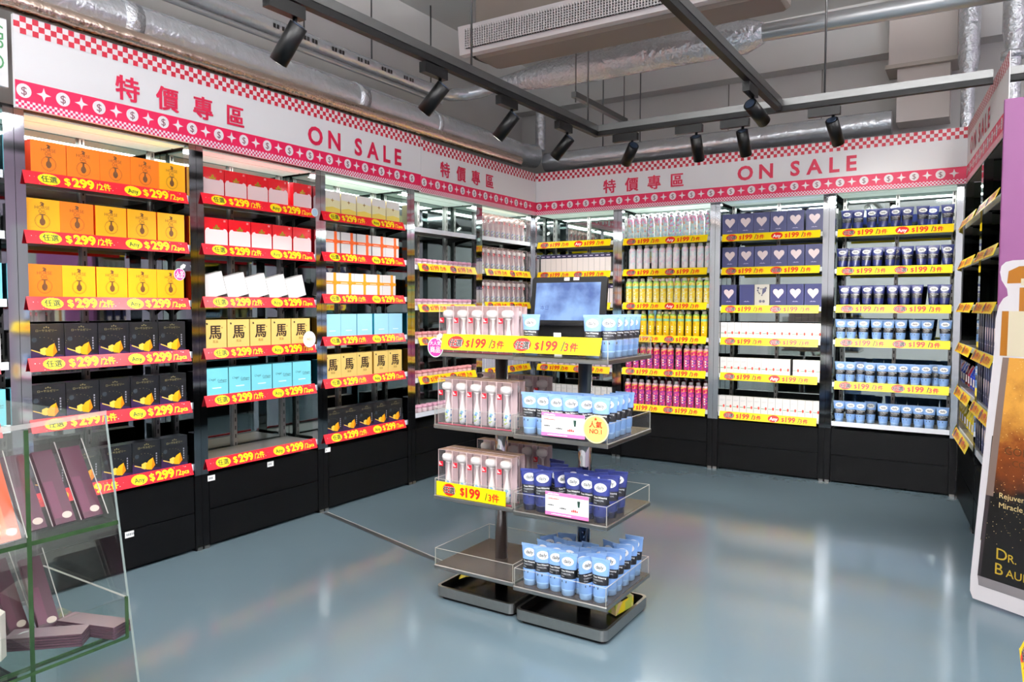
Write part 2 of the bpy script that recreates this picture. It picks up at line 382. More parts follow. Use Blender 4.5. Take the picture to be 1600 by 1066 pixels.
# ------------------------------------------------------------------ price strips clipped to the shelf edges
def strip_mesh(w, red, second_any, h=.064, long=False):
    q = MB(); tl = .012                                            # the strip leans: its foot stands out
    up = Vector((0, tl*2, h)).normalized(); nrm = Vector((0, -h, tl*2)).normalized()
    o = Vector((0, -tl, -h/2))
    base = M_redtag if red else M_yellow
    q.prism([(0, 0), (w, 0), (w, h*1.03), (0, h*1.03)], o, X, up, -nrm*.0025, base)
    def P(x, y, k=1): return o+X*x+up*y+nrm*.0007*k
    if not red: q.prism([(0, 0), (w, 0), (w, h*.05), (0, h*.05)], o+nrm*.0006, X, up, -nrm*.001, mat('tag_orange_edge', (240, 200, 10), .3))
    D = MATS['dark_ink']
    def badge(cx, any_, W2):
        if red:
            q.disc(P(cx, h*.5), X, up, .048*W2, M_yelink, 40, .027, .06)
            q.text('Any' if any_ else '任選', .034 if any_ else .036, P(cx, h*.30, 2), X, up, mat('green_black_ink', (24, 60, 24), .5), .02, 'c')
        else:
            q.disc(P(cx, h*.5), X, up, .046*W2, M_redink, 40, .029, .06)
            if any_: q.text('Any', .038, P(cx, h*.28, 2), X, up, M_wink, .03, 'c')
            else:
                q.text('任選', .036, P(cx, h*.27, 2), X, up, M_wink, .075, 'c'); q.text('任選', .036, P(cx, h*.27, 3.4), X, up, D, .03, 'c')
    def price(x0, last):
        if red:
            q.text('$', .052, P(x0, h*.24, 2), X, up, M_yelink, .035, wx=1.1); q.text('299', .064, P(x0+.036, h*.19, 2), X, up, M_yelink, .045, wx=1.08)
            q.text('/2', .044, P(x0+.146, h*.21, 2), X, up, M_yelink, .015, wx=1.1); q.text(last, .042 if last == '件' else .034, P(x0+.186, h*.24, 2), X, up, M_yelink, .03, wx=.95)
        else:
            q.text('$', .044, P(x0, h*.24, 2), X, up, M_redink, .035); q.text('199', .058, P(x0+.030, h*.2, 2), X, up, M_redink, .035)
            q.poly([(-.001, 0), (.0045, 0), (.0145, .043), (.009, .043)], P(x0+.126, h*.17, 2), X, up, M_dark); q.text('3', .048, P(x0+.139, h*.2, 2), X, up, M_redink, .025); q.text('件', .040, P(x0+.166, h*.22, 2), X, up, M_redink, .045)
    if long:
        badge(.08, False, .95); price(.138, '件'); badge(.432, False, .95); price(.497, '件')
        return q
    if red:
        badge(.109, False, 1); price(.178, '件'); badge(.515, True, .9); price(.572, 'pcs')
    else:
        badge(.08, False, .95); price(.142, '件'); badge(.445, second_any, .95); price(.508, '件')
    if red:
        rnd = random.Random(3)
        for i in range(46):
            q.disc(P(rnd.uniform(.01, w-.01), rnd.uniform(.005, h-.005), .5), X, up, rnd.choice([.001, .0014, .002]), M_wink, 6)
    return q
kind('red', 'price_strip', 'price strip', strip_mesh(.825, True, True))
kind('yel', 'price_strip', 'price strip', strip_mesh(.775, False, False))
kind('yany', 'price_strip', 'price strip', strip_mesh(.775, False, True))
kind('ylong', 'price_strip', 'price strip', strip_mesh(.80, False, False, .072, True))
STR = {'L6': 'rrrrrr', 'L5': 'rrrrrr', 'L4': 'rrrrrr', 'L3': 'rrrrrr', 'L2': '-yyyy-', 'L1': '-yyyy-', 'B1': 'ayy-y-', 'B2': 'ayayyy', 'B3': 'ayyyaa', 'B4': 'ayyyy-', 'R1': 'yyyyyy', 'R2': 'yyyyy-'}
TILT = {}
for k in BAYS:
    mw, w = FRAME[k]
    for i, c in enumerate(STR[k]):
        if c == '-': continue
        key = {'r': 'red', 'y': 'yel', 'a': 'yany'}[c]
        lx = .034 if k[0] == 'L' else .068
        if c == 'r': lx = (.03, .03, .03)[0] if k == 'L5' else (.025 if k == 'L4' else .0)
        ly = -.012 if k[0] == 'L' else -.03
        if k[0] == 'L' and c != 'r': lx = .08
        word = 'red' if c == 'r' else 'yellow'
        put(key, mw @ TR(max(lx, .004), ly, ZT[k][i]), '%s price strip on the %s shelf of the %s' % (word, ROWN[i], BAYN[k]), word+' price strips on the shelf edges')
# blank white edging where no strip hangs is the shelf's own lip; round stickers on it
def round_sticker(mw, r, m, txt, col, label):
    q = MB().prism([(r*math.cos(2*math.pi*i/28), r*math.sin(2*math.pi*i/28)) for i in range(28)], (0, 0, 0), X, Z, (0, .002, 0), m)
    return q, label

# ------------------------------------------------------------------ products
def drop_front(q, y, zc, ink):
    q.disc((0, y, zc), X, Z, .034, ink, 24)
    return q
def horse(face, side):
    q = MB().box(-.079, .079, 0, .078, 0, .17, face, side, face); y = -.0006; D = mat('brown_ink', (96, 54, 12), .5)
    q.poly([(-.008, .0), (-.002, .012), (-.010, .010), (-.006, .018), (.004, .016), (.010, .010), (.006, .004), (.008, -.002)], (0, y, .138), X, Z, D)
    q.text('HORSE', .022, (0, y, .122), X, Z, D, -.004, 'c'); q.text('OIL', .022, (0, y, .104), X, Z, D, -.004, 'c')
    for r0, r1 in ((.034, .0325), (.030, .0293)):
        for i in range(24):
            a, b = 2*math.pi*i/24, 2*math.pi*(i+1)/24
            q.poly([(r0*math.cos(a), r0*math.sin(a)), (r0*math.cos(b), r0*math.sin(b)), (r1*math.cos(b), r1*math.sin(b)), (r1*math.cos(a), r1*math.sin(a))], (0, y, .066), X, Z, D)
    q.poly([(-.014, .034), (.014, .034), (.013, .030), (.004, .028), (.005, .014), (.012, .004), (.013, -.008), (.007, -.018), (0, -.021), (-.007, -.018), (-.013, -.008), (-.012, .004), (-.005, .014), (-.004, .028), (-.013, .030)], (0, y, .066), X, Z, D)
    return q
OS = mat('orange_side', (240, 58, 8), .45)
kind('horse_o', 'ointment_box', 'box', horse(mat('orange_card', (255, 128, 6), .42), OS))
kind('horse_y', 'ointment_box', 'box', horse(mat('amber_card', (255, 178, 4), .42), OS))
q = MB().box(-.079, .079, 0, .078, 0, .175, mat('black_card', (20, 22, 26), .3, coat=.4)); y = -.0006
q.poly([(-.079, 0), (.079, 0), (.079, .022), (0, .035), (-.079, .062)], (0, y, 0), X, Z, mat('plum_print', (46, 26, 66), .4))
G = mat('dim_gold', (150, 140, 96), .5)
q.text('ローヤルゼリー', .014, (0, y*2, .138), X, Z, G, 0, 'c'); q.poly(star(.006), (0, y*2, .160), X, Z, G); q.poly(star(.005), (-.010, y*2, .157), X, Z, G); q.poly(star(.005), (.010, y*2, .157), X, Z, G)
for i in range(5): q.box(.052, .058, y*2, y, .045+i*.013, .053+i*.013, mat('dim_white', (150, 150, 160), .5))
for a in range(10): q.disc((-.02+.055*math.cos(math.pi*a/9), y*2, .082+.03*math.sin(math.pi*a/9)), X, Z, .0014, G, 6)
q.disc((-.055, y*2, .10), X, Z, .012, mat('smoke_print', (44, 52, 60), .5), 12)
h = MB(); HC, HD, HL = mat('honey', (246, 176, 28), .3), mat('honey_dark', (226, 132, 16), .3), mat('honey_light', (252, 206, 84), .3)
h.poly([(-.030, .012), (-.012, .004), (.004, .010), (.006, .034), (-.010, .042), (-.030, .034)], (0, -.0018, .022), X, Z, HL)
h.poly([(-.004, .002), (.026, -.004), (.046, .018), (.034, .060), (.010, .048), (-.008, .026)], (0, -.0022, .022), X, Z, HC)
h.poly([(.026, -.004), (.046, .018), (.034, .060), (.028, .030)], (0, -.0026, .022), X, Z, HD)
h.poly([(-.070, .030), (-.068, .034), (-.022, .016), (-.024, .012)], (0, -.0016, .022), X, Z, HL)
kind('honey', 'royal_jelly_box', 'box', q, [('honeycomb_picture', h, ())])
q = MB().box(-.077, .077, 0, .078, 0, .172, mat('red_card', (206, 10, 26), .25, coat=.3)); PP = mat('blush_card', (240, 212, 212), .4); y = -.0008
q.poly([(-.075, 0), (.075, 0), (.075, .094), (.066, .110), (.052, .114), (.044, .106), (-.044, .106), (-.052, .114), (-.066, .110), (-.075, .094)], (0, y, 0), X, Z, PP)
q.text('=', .03, (.055, y, .148), X, Z, mat('pale_ink', (240, 200, 200), .5), 0, 'c')
g = MB().poly([(-.020, 0), (.020, 0), (.024, .014), (.012, .010), (.006, .024), (0, .028), (-.006, .024), (-.012, .010), (-.024, .014)], (0, -.0016, .108), X, Z, mat('gold_foil', (206, 166, 60), .25, .8))
kind('redbox', 'red_gift_box', 'box', q, [('gold_ornament', g, ())])
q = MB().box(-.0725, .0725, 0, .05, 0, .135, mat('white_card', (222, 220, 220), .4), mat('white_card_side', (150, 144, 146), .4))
q.text('=', .02, (.04, -.0006, .11), X, Z, mat('pale_grey_ink', (206, 206, 208), .5), 0, 'c')
kind('white', 'white_carton', 'box', q)
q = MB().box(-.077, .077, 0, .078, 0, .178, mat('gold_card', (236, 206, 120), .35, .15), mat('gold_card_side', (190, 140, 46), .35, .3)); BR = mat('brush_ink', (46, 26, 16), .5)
q.text('馬', .088, (0, -.0006, .074), X, Z, BR, .032, 'c'); q.poly([(-.004, 0), (.006, .004), (.002, .014), (-.008, .012)], (-.052, -.0006, .148), X, Z, BR); q.poly(star(.008), (.046, -.0006, .132), X, Z, mat('tan_ink', (170, 130, 60), .5))
q.text('馬油', .018, (.0, -.0006, .045), X, Z, mat('tan_ink'), .01, 'c')
kind('gold', 'gold_character_box', 'box', q)
def cyan(rgb, side, ink, txt):
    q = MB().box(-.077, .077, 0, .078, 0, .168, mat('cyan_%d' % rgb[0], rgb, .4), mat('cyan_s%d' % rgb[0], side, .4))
    if txt:
        q.text("L'ingel", .018, (-.03, -.0006, .098), X, Z, ink, -.006, 'c'); q.text('Collagen', .018, (.036, -.0006, .090), X, Z, ink, -.006, 'c'); q.box(.008, .066, -.0006, 0, .083, .085, ink)
    q.box(-.03, .03, -.0006, 0, .050, .056, mat('pale_line', (225, 245, 248), .5)); return q
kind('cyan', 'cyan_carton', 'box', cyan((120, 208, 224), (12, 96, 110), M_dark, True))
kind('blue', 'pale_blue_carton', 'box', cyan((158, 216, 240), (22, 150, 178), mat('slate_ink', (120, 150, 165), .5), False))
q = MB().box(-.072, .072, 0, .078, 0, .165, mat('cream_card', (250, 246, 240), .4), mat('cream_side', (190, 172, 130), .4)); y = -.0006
q.poly([(-.072, 0), (.072, 0), (.072, .105), (-.072, .115)], (0, y, 0), X, Z, mat('pale_yellow_print', (250, 242, 190), .4)); q.poly([(-.072, 0), (.072, 0), (.072, .05), (0, .062), (-.072, .05)], (0, y*1.6, 0), X, Z, mat('yellow_print', (244, 220, 96), .4))
q.poly(star(.016), (.0, y*2.4, .105), X, Z, mat('tan_ink')); 
kind('cream', 'cream_carton', 'box', q)
def ribbon(rgb, key):
    q = MB().box(-.072, .072, 0, .078, 0, .165, MATS['white_card'], MATS['white_card_side']); OR = mat('ribbon_'+key, rgb, .4)
    r = MB().box(.018, .042, -.0016, .0796, 0, .1666, OR).box(-.0736, .0736, -.002, .0796, .088, .108, OR).disc((.03, -.003, .098), X, Z, .017, OR, 8, spike=.3)
    r.box(-.06, .005, -.0026, -.002, .094, .097, M_wink); kind(key, 'ribbon_gift_box', 'box', q, [('ribbon', r, ())])
ribbon((240, 96, 22), 'ribbon_o'); ribbon((246, 150, 20), 'ribbon_y')
PK = mat('pink_cap', (236, 176, 200), .35)
q = MB().lathe([(.026, 0), (.029, .004), (.029, .03), (.027, .034)], mat('pink_jar_glass', (232, 206, 214), .15), 14)
c = MB().lathe([(.030, .034), (.0305, .05), (.027, .058), (.012, .061)], PK, 14)
kind('jar', 'pink_jar', 'jar', q, [('lid', c, ())])
q = MB().lathe([(.026, 0), (.029, .004), (.029, .03), (.027, .034)], mat('peach_jar_glass', (236, 190, 186), .15), 14)
c = MB().lathe([(.030, .034), (.0305, .05), (.027, .058), (.012, .061)], mat('peach_cap', (238, 160, 164), .35), 14)
kind('peach', 'pink_jar', 'jar', q, [('lid', c, ())])
# clear pack with a white facial brush
SHELL = clear('blister', (253, 251, 252), .05, (248, 240, 242), .08, 1.3)
TOPC = clear('blister_top', (226, 206, 190), .5, (190, 160, 140), .1)
def pack(sc=1.):
    w, d, hh = .040, .055, .215
    q = MB(); p = [(-w, 0, 0), (w, 0, 0), (w, d, 0), (-w, d, 0), (-w, 0, hh), (w, 0, hh), (w, d, hh), (-w, d, hh)]
    q.faces(p, [(0, 1, 5, 4), (1, 2, 6, 5), (3, 0, 4, 7), (0, 3, 2, 1)], SHELL); q.faces(p, [(4, 5, 6, 7)], TOPC)
    E2 = mat('pack_crease', (214, 190, 192), .4)
    for sx in (-w, w): q.box(sx-.0008, sx+.0008, -.0008, .0008, 0, hh, E2)
    q.box(-w, w, -.0008, .0008, hh-.0016, hh, E2); q.box(-w, w, -.001, .0005, 0, .004, mat('pack_foot', (190, 60, 90), .4))
    card = MB().box(-w+.002, w-.002, d-.004, d-.002, .002, hh-.004, mat('blush_insert', (206, 184, 188), .6))
    BW_, BB = mat('brush_white', (226, 220, 216), .35), blotch('brush_blue_print', [(236, 240, 244), (70, 120, 190), (226, 234, 240), (120, 180, 210), (236, 240, 244), (196, 214, 120)], 90)
    br = MB().lathe([(.008, .004), (.0155, .012), (.018, .045), (.0165, .068), (.013, .082), (.0075, .11), (.006, .13), (.009, .15), (.016, .158)], BW_, 14, (0, .026, 0), [BB, BB, BB, BW_, BW_, BW_, BW_, BW_])
    hd = MB().lathe([(.014, .158), (.026, .164), (.029, .178), (.025, .190), (.012, .196)], mat('bristle_white', (230, 226, 222), .8), 16, (-.004, .026, 0), sx=1.05, sy=.8)
    lb = MB().box(-w+.004, -w+.027, -.0012, 0, .136, .159, mat('logo_red', (206, 22, 44), .35))
    lb.box(-w+.006, -w+.010, -.0016, -.0012, .150, .155, M_wink); lb.box(-w+.006, -w+.020, -.0016, -.0012, .142, .1455, M_wink); lb.box(-w+.006, -w+.013, -.0016, -.0012, .1465, .149, M_wink)
    return q, [('backing_card', card, ()), ('facial_brush', br, [('bristle_head', hd)]), ('logo_label', lb, ())]
q, ps = pack(); kind('pack', 'brush_pack', 'brush pack', q, ps)
q = MB().box(-.0405, .0405, 0, .05, 0, .19, mat('white_stripe_card', (236, 238, 244), .4)); 
for i in range(4): q.box(-.037+i*.02, -.030+i*.02, -.0006, 0, .004, .186, mat('navy_stripe', (52, 62, 128), .4))
kind('stripe', 'striped_carton', 'box', q)
q = MB().box(-.028, .028, 0, .07, 0, .15, mat('pinkish_white_card', (242, 232, 232), .4), MATS['white_card_side'])
c = MB().box(-.0282, .0282, -.0004, .07, .152, .185, mat('navy_card_top', (44, 38, 82), .35)); c.box(-.018, .016, -.001, 0, .163, .172, mat('lilac_ink', (200, 196, 220), .5))
kind('navytop', 'navy_topped_carton', 'box', q, [('navy_lid', c, ())])
def bottle(key, look, seg_mats, capm, txtm=None):
    prof = [(.024, 0), (.0285, .006), (.0285, .06), (.0285, .145), (.0285, .165), (.0285, .190), (.026, .200), (.020, .207)]
    q = MB().lathe(prof, None, 14, mats=seg_mats+[seg_mats[-1]])
    if txtm:
        for i in range(3): q.box(-.006, .006, -.0292, -.0286, .045+.022*i, .057+.022*i, txtm)
    c = MB().lathe([(.0185, .207), (.0185, .226), (.016, .233), (.008, .235)], capm, 12)
    kind(key, 'spray_bottle', 'bottle', q, [('cap', c, ())])
CW = mat('cap_white', (232, 236, 238), .3)
P1 = blotch('floral_pink', [(240, 150, 196), (246, 206, 222), (200, 226, 236), (244, 170, 200), (250, 232, 238)], 70)
P2 = blotch('floral_aqua', [(186, 222, 232), (226, 240, 242), (238, 180, 150), (200, 226, 236), (244, 226, 214), (214, 238, 226)], 60)
bottle('bt1', '', [P2, P2, P2, P1, P1, P1], CW)
P2b = blotch('floral_mixed', [(170, 214, 228), (226, 240, 242), (236, 140, 176), (200, 220, 180), (206, 206, 236)], 70)
bottle('bt1b', '', [P2b]*6, CW)
P3 = blotch('blush_white', [(246, 238, 242), (240, 222, 234), (250, 244, 246), (224, 238, 242)], 45); P3b = blotch('blush_top', [(244, 210, 230), (246, 226, 238), (226, 236, 244)], 40)
bottle('bt2', '', [P3, P3, P3, P3, P3b, P3b], CW)
Y1 = blotch('yellow_cream', [(250, 232, 120), (252, 222, 70), (250, 240, 190), (248, 206, 50)], 50); Y2 = mat('lime_print', (178, 226, 110), .35); Y3 = mat('mint_print', (150, 224, 180), .35)
bottle('bt3', '', [Y1, Y1, Y1, Y3, Y1, Y2], mat('cap_cream', (240, 236, 214), .3), mat('cream_label', (250, 246, 224), .4))
Y4 = blotch('yellow_strong', [(252, 206, 20), (250, 226, 60), (246, 186, 20), (250, 216, 40)], 50)
bottle('bt4', '', [Y4, Y4, Y4, Y3, Y4, Y2], mat('cap_cream'), mat('cream_label'))
R1_ = blotch('magenta_violet', [(206, 60, 130), (160, 60, 160), (226, 90, 140), (130, 50, 150), (240, 130, 140)], 75); R2_ = blotch('magenta_red', [(222, 40, 100), (236, 80, 120), (240, 190, 90), (204, 30, 90)], 80)
bottle('bt5', '', [R1_, R1_, R1_, R2_, R2_, mat('blush_shoulder', (236, 190, 206), .3)], mat('cap_grey', (190, 186, 190), .3), mat('cream_label'))
HEART = [(0, -.034), (.036, .004), (.040, .018), (.034, .031), (.020, .035), (.008, .030), (0, .020), (-.008, .030), (-.020, .035), (-.034, .031), (-.040, .018), (-.036, .004)]
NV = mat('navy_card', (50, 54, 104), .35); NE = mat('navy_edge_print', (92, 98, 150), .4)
def heartbox(w, hh, heart, key, name, look):
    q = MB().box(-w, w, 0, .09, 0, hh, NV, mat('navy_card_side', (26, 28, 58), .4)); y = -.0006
    for a, b_, c_, d_ in ((-w+.004, -w+.0052, .006, hh-.006), (w-.0052, w-.004, .006, hh-.006)): q.box(a, b_, y, 0, c_, d_, NE)
    [q.box(-.022+i*.009, -.016+i*.009, y, 0, .046, .050+.003*(i % 2), mat('lilac_ink')) for i in range(5)]
    ps = ()
    if heart: ps = [('heart_window', MB().prism([(p[0]*w/.0675*1.1, p[1]*1.15) for p in HEART], (0, -.0014, .112), X, Z, (0, .002, 0), mat('blush_heart', (246, 226, 226), .4)), ())]
    kind(key, name, 'box', q, ps)
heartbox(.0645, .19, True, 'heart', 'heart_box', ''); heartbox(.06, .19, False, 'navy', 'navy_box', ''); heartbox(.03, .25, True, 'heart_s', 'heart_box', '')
q = MB().box(-.06, .06, 0, .09, 0, .19, mat('silver_card', (196, 192, 180), .35, .4)); WR = mat('grey_wreath', (86, 84, 96), .5)
for p, r in [((-.03, .03), .010), ((.03, .03), .010), ((-.034, .01), .008), ((-.02, -.014), .007), ((-.008, .024), .006), ((.008, .024), .006), ((0, -.03), .006), ((-.028, -.004), .006)]: q.disc((p[0], -.0006, .13+p[1]), X, Z, r, WR, 9)
q.poly([(0, -.03), (.033, .004), (.034, .022), (.02, .03), (.004, .02)], (0, -.0007, .13), X, Z, mat('slate_heart', (70, 72, 100), .5)); q.disc((-.012, -.0007, .05), X, Z, .012, WR, 10); q.disc((.014, -.0007, .05), X, Z, .012, WR, 10)
kind('silver', 'silver_box', 'box', q)
q = MB().box(-.0285, .0285, 0, .06, 0, .142, mat('thin_white_card', (240, 236, 234), .4), MATS['white_card_side']); y = -.0006
q.box(-.0285, -.0275, y, 0, 0, .142, mat('carton_seam', (150, 144, 142), .5)); q.box(-.025, .004, y, 0, .050, .054, mat('green_line', (60, 150, 90), .5)); q.disc((.013, y, .055), X, Z, .008, mat('red_dot', (232, 80, 66), .5), 10, .013); q.box(-.02, .018, y, 0, .108, .111, mat('pale_grey_ink')); q.box(-.02, .010, y, 0, .10, .102, mat('pale_grey_ink'))
kind('thin', 'slim_white_carton', 'box', q)
# squeezable tube standing on its cap
def tube(key, body, bandm, capm, ovalm, inkm, flat):
    H0, H1 = .026, .166; N = 18
    def wt(z):
        s_ = max(0, min(1, (z-H0)/(H1-H0))); return .0315*(1-s_)+.0435*s_, max(.0016, .029*(1-s_**1.25))
    zs = [H0, .040, .060, .068, .086, .104, .118, .132, .146, .156, H1]
    q = MB(); pts = []
    for z in zs:
        a_, b_ = wt(z)
        pts += [(a_*math.cos(2*math.pi*i/N), b_*math.sin(2*math.pi*i/N), z) for i in range(N)]
    for r in range(len(zs)-1):
        mm = bandm if 3 <= r <= 4 else body
        q.faces(pts, [(r*N+i, r*N+(i+1) % N, (r+1)*N+(i+1) % N, (r+1)*N+i) for i in range(N)], mm, True)
    q.faces(pts, [tuple((len(zs)-1)*N+i for i in range(N))], body)
    a_, b_ = wt(H1)
    q.box(-.0437, .0437, -.0018, .0018, .157, .167, flat)
    def fr(p, e=.0008):
        a_, b_ = wt(p.z); t = max(0, 1-(p.x/a_)**2); return Vector((p.x, -b_*math.sqrt(t)-e, p.z))
    lab = MB()
    ov = [fr(Vector((0, 0, .134)), .0011)]+[fr(Vector((k_*.0275*math.cos(2*math.pi*i/20), 0, .134+k_*.0165*math.sin(2*math.pi*i/20))), .0011) for k_ in (.35, .7, 1) for i in range(20)]
    lab.faces(ov, [(0, 1+i, 1+(i+1) % 20) for i in range(20)]+[(1+r_*20+i, 21+r_*20+i, 21+r_*20+(i+1) % 20, 1+r_*20+(i+1) % 20) for r_ in (0, 1) for i in range(20)], ovalm)
    f2 = lambda p: fr(p, .0022)
    lab.text('daily', .019, (0, 0, .1285), X, Z, mat('daily_ink', (52, 58, 62), .5), .018, 'c', fn=f2)
    lab.text('Tone Whitening', .0085, (-.026, 0, .0945), X, Z, M_wink, .01, fn=f2); lab.text('CHARCOAL', .0085, (-.026, 0, .0835), X, Z, mat('soft_white_ink', (190, 194, 200), .5), 0, fn=f2); lab.text('Clinic', .0075, (-.026, 0, .074), X, Z, mat('soft_white_ink'), 0, fn=f2)
    lab.faces([fr(Vector(p)) for p in ((-.022, 0, .052), (.002, 0, .052), (.002, 0, .060), (-.022, 0, .060))], [(0, 1, 2, 3)], bandm)
    cap = MB().lathe([(.026, 0), (.0285, .002), (.0285, .020), (.0305, H0)], capm, N)
    kind(key, 'charcoal_tube', 'tube', q, [('cap', cap, ()), ('printed_label', lab, ())])
LB = mat('pale_blue_plastic', (122, 160, 214), .34); BKB = mat('band_black', (22, 23, 28), .35)
tube('tl', LB, BKB, mat('pale_blue_cap', (150, 184, 226), .28), mat('oval_white', (240, 240, 240), .4), mat('grey_ink', (90, 96, 100), .5), mat('pale_blue_crimp', (140, 174, 220), .38))
NB = mat('navy_plastic', (32, 42, 104), .32)
tube('tn', NB, BKB, mat('navy_cap', (20, 26, 66), .25), mat('oval_white'), mat('grey_ink'), mat('navy_crimp', (44, 54, 120), .35))

# ------------------------------------------------------------------ fill the shelves
def fill(k, row, key, xs, desc, group, dy=.03, yaw=0., lean=0., zo=0., jit=0., side=0.):
    mw, w = FRAME[k]; z = ZT[k][row]+.0125+zo
    keys = key if isinstance(key, list) else [key]*len(xs); last_back = False
    for i, x in enumerate(xs):
        j = random.uniform(-jit, jit)
        if isinstance(desc, dict): d = desc[keys[i]]
        else: d = desc
        if key in ('tn', 'tl') or (isinstance(key, list) and keys[i][0] == 't'):
            ddy = .068 if i and x-xs[i-1] < .066 and not last_back else 0.; last_back = ddy > 0
        else: ddy = 0.
        put(keys[i], mw @ TR(x, dy+ddy+abs(j)*.02, z, yaw+j, lean, side), '%s, %s on the %s shelf of the %s' % (d, ORD[i], ROWN[row], BAYN[k]), group)
def even(a, b, n): return [a+(b-a)*i/(n-1) for i in range(n)]
o, yv = 'horse_o', 'horse_y'
HD = {'horse_o': 'orange ointment box', 'horse_y': 'amber ointment box'}
GH = 'ointment boxes in the orange box bay'
fill('L5', 0, [o, o, o, o, yv], [.160, .321, .480, .639, .792], HD, GH)
put('horse_o', FRAME['L5'][0] @ TR(.13, .13, ZT['L5'][0]+.0125), 'orange ointment box set back behind the first one on the top shelf', GH)
fill('L5', 1, [yv, o, yv, yv, yv], [.125, .284, .452, .616, .782], HD, GH)
fill('L5', 2, [o, yv, yv, yv, yv], [.127, .286, .45, .612, .772], HD, GH)
for r in (3, 4, 5): fill('L5', r, 'honey', even(.128, .775, 5), 'black royal jelly box', 'royal jelly boxes with honeycomb')
fill('L4', 0, 'redbox', [.125, .283, .440, .597, .792], 'red box with blush panel', 'red gift boxes in the red box bay')
fill('L4', 1, 'redbox', [.145, .305, .464, .624, .786], 'red box with blush panel', 'red gift boxes in the red box bay')
fill('L4', 2, 'white', [.150, .302, .454, .606, .758], 'leaning white carton', 'white cartons in the red box bay', .045, 0, 0, zo=.0195, side=-.26)
fill('L4', 3, 'gold', even(.125, .765, 5), 'gold box with a brushed character', 'gold boxes with a brushed character')
fill('L4', 4, 'cyan', even(.13, .77, 5), 'cyan carton with fine script', 'cyan cartons in the red box bay')
fill('L3', 0, 'cream', even(.135, .75, 5), 'cream carton with yellow foot', 'cream cartons in the ribbon box bay')
fill('L3', 1, 'ribbon_o', [.13, .285, .44, .595, .74], 'white box tied with orange ribbon', 'ribbon gift boxes')
fill('L3', 2, 'ribbon_y', [.12, .265, .411, .556, .702], 'white box tied with amber ribbon', 'ribbon gift boxes')
fill('L3', 3, 'blue', [.124, .28, .440, .615, .772], 'pale blue carton', 'pale blue cartons in the ribbon box bay')
fill('L3', 4, 'gold', [.124, .28, .436, .608, .764], 'gold box with a brushed character', 'gold boxes with a brushed character')
fill('L3', 5, 'honey', even(.135, .765, 5), 'black royal jelly box', 'royal jelly boxes with honeycomb')
for r in (0, 2, 4): fill('L6', r, 'cyan', [.62, .79], 'cyan carton', 'cartons in the end bay')
for r in (1, 3, 5): fill('L6', r, 'white', [.60, .78], 'white carton', 'cartons in the end bay')
for r, kk in ((1, 'jar'), (2, 'jar'), (3, 'peach'), (4, 'peach'), (5, 'jar')):
    fill('L2', r, kk, even(.085, .835, 12), 'pink lidded jar', 'pink jars in two shades', .06)
for r in (0, 1, 2): fill('L1', r, 'pack', even(.12, .82, 9), 'clear pack with a white brush', 'brush packs on the wall shelves')
for r in (3, 5): fill('L1', r, 'jar', even(.1, .82, 11), 'pink lidded jar', 'pink jars in two shades', .05)
fill('L1', 4, 'stripe', even(.1, .82, 9), 'white carton with navy stripes', 'striped cartons near the corner')
fill('B1', 1, 'navytop', even(.075, .775, 13), 'white carton with navy top', 'navy topped cartons behind the tablet', .07)
fill('B1', 2, 'navytop', even(.40, .83, 8), 'white carton with navy top', 'navy topped cartons behind the tablet', .05)
fill('B1', 4, 'jar', even(.09, .81, 12), 'pink lidded jar', 'pink jars in two shades', .06)
fill('B1', 3, 'stripe', even(.1, .82, 9), 'white carton with navy stripes', 'striped cartons near the corner')
fill('B1', 5, 'thin', even(.09, .82, 13), 'slim white carton', 'slim white cartons')
GB = 'spray bottles'
DB = {'bt1': 'pink and aqua spray bottle', 'bt1b': 'aqua floral spray bottle', 'bt2': 'blush white spray bottle', 'bt3': 'pale yellow spray bottle', 'bt4': 'bright yellow spray bottle', 'bt5': 'magenta spray bottle'}
fill('B2', 0, ['bt1', 'bt1', 'bt1', 'bt1b', 'bt1', 'bt1', 'bt1b', 'bt1b', 'bt1', 'bt1', 'bt1', 'bt1b'], even(.10, .822, 12), DB, GB, .05, jit=.8)
fill('B2', 1, 'bt2', [.125, .19, .262, .335, .405, .472, .54, .615, .687, .755, .822], DB['bt2'], GB, .05, jit=.8)
fill('B2', 2, 'bt3', even(.095, .82, 12), DB['bt3'], GB, .05)
fill('B2', 3, 'bt4', [.10, .17, .24, .315, .39, .455, .52, .59, .66, .73, .80], DB['bt4'], GB, .05)
fill('B2', 4, 'bt5', [.10, .17, .24, .305, .37, .44, .50, .575, .65, .71, .768, .825], DB['bt5'], GB, .05)
fill('B2', 5, 'bt5', even(.095, .822, 12), DB['bt5'], GB, .05)
GHb = 'navy boxes with heart windows'
fill('B3', 0, 'heart', [.113, .243, .374, .507, .640, .785], 'navy box with a heart', GHb, .04)
fill('B3', 1, 'heart', [.116, .252, .386, .517, .650, .785], 'navy box with a heart', GHb, .04)
fill('B3', 2, ['heart', 'navy', 'silver', 'heart', 'heart', 'heart'], [.112, .262, .386, .517, .650, .785], {'heart': 'navy box with a heart', 'navy': 'plain navy box', 'silver': 'silver box with wreath'}, GHb, .04)
for r, xs in ((3, even(.075, .83, 14)), (4, [.075+.058*i for i in range(10)]+[.68, .738, .796, .83]), (5, even(.07, .83, 14))):
    fill('B3', r, 'thin', xs if r != 4 else [.075+.0575*i for i in range(10)]+[.67, .7275, .785, .8425][:4], 'slim white carton', 'slim white cartons', .04)
GT = 'charcoal tubes on the wall shelves'
fill('B4', 0, 'tn', [.12, .20, .296, .376, .459, .537, .64, .70, .80], 'navy charcoal tube', GT, .06, jit=.15)
fill('B4', 1, 'tn', [.094, .128, .188, .264, .342, .43, .455, .545, .64, .713, .805], 'navy charcoal tube', GT, .06, jit=.12)
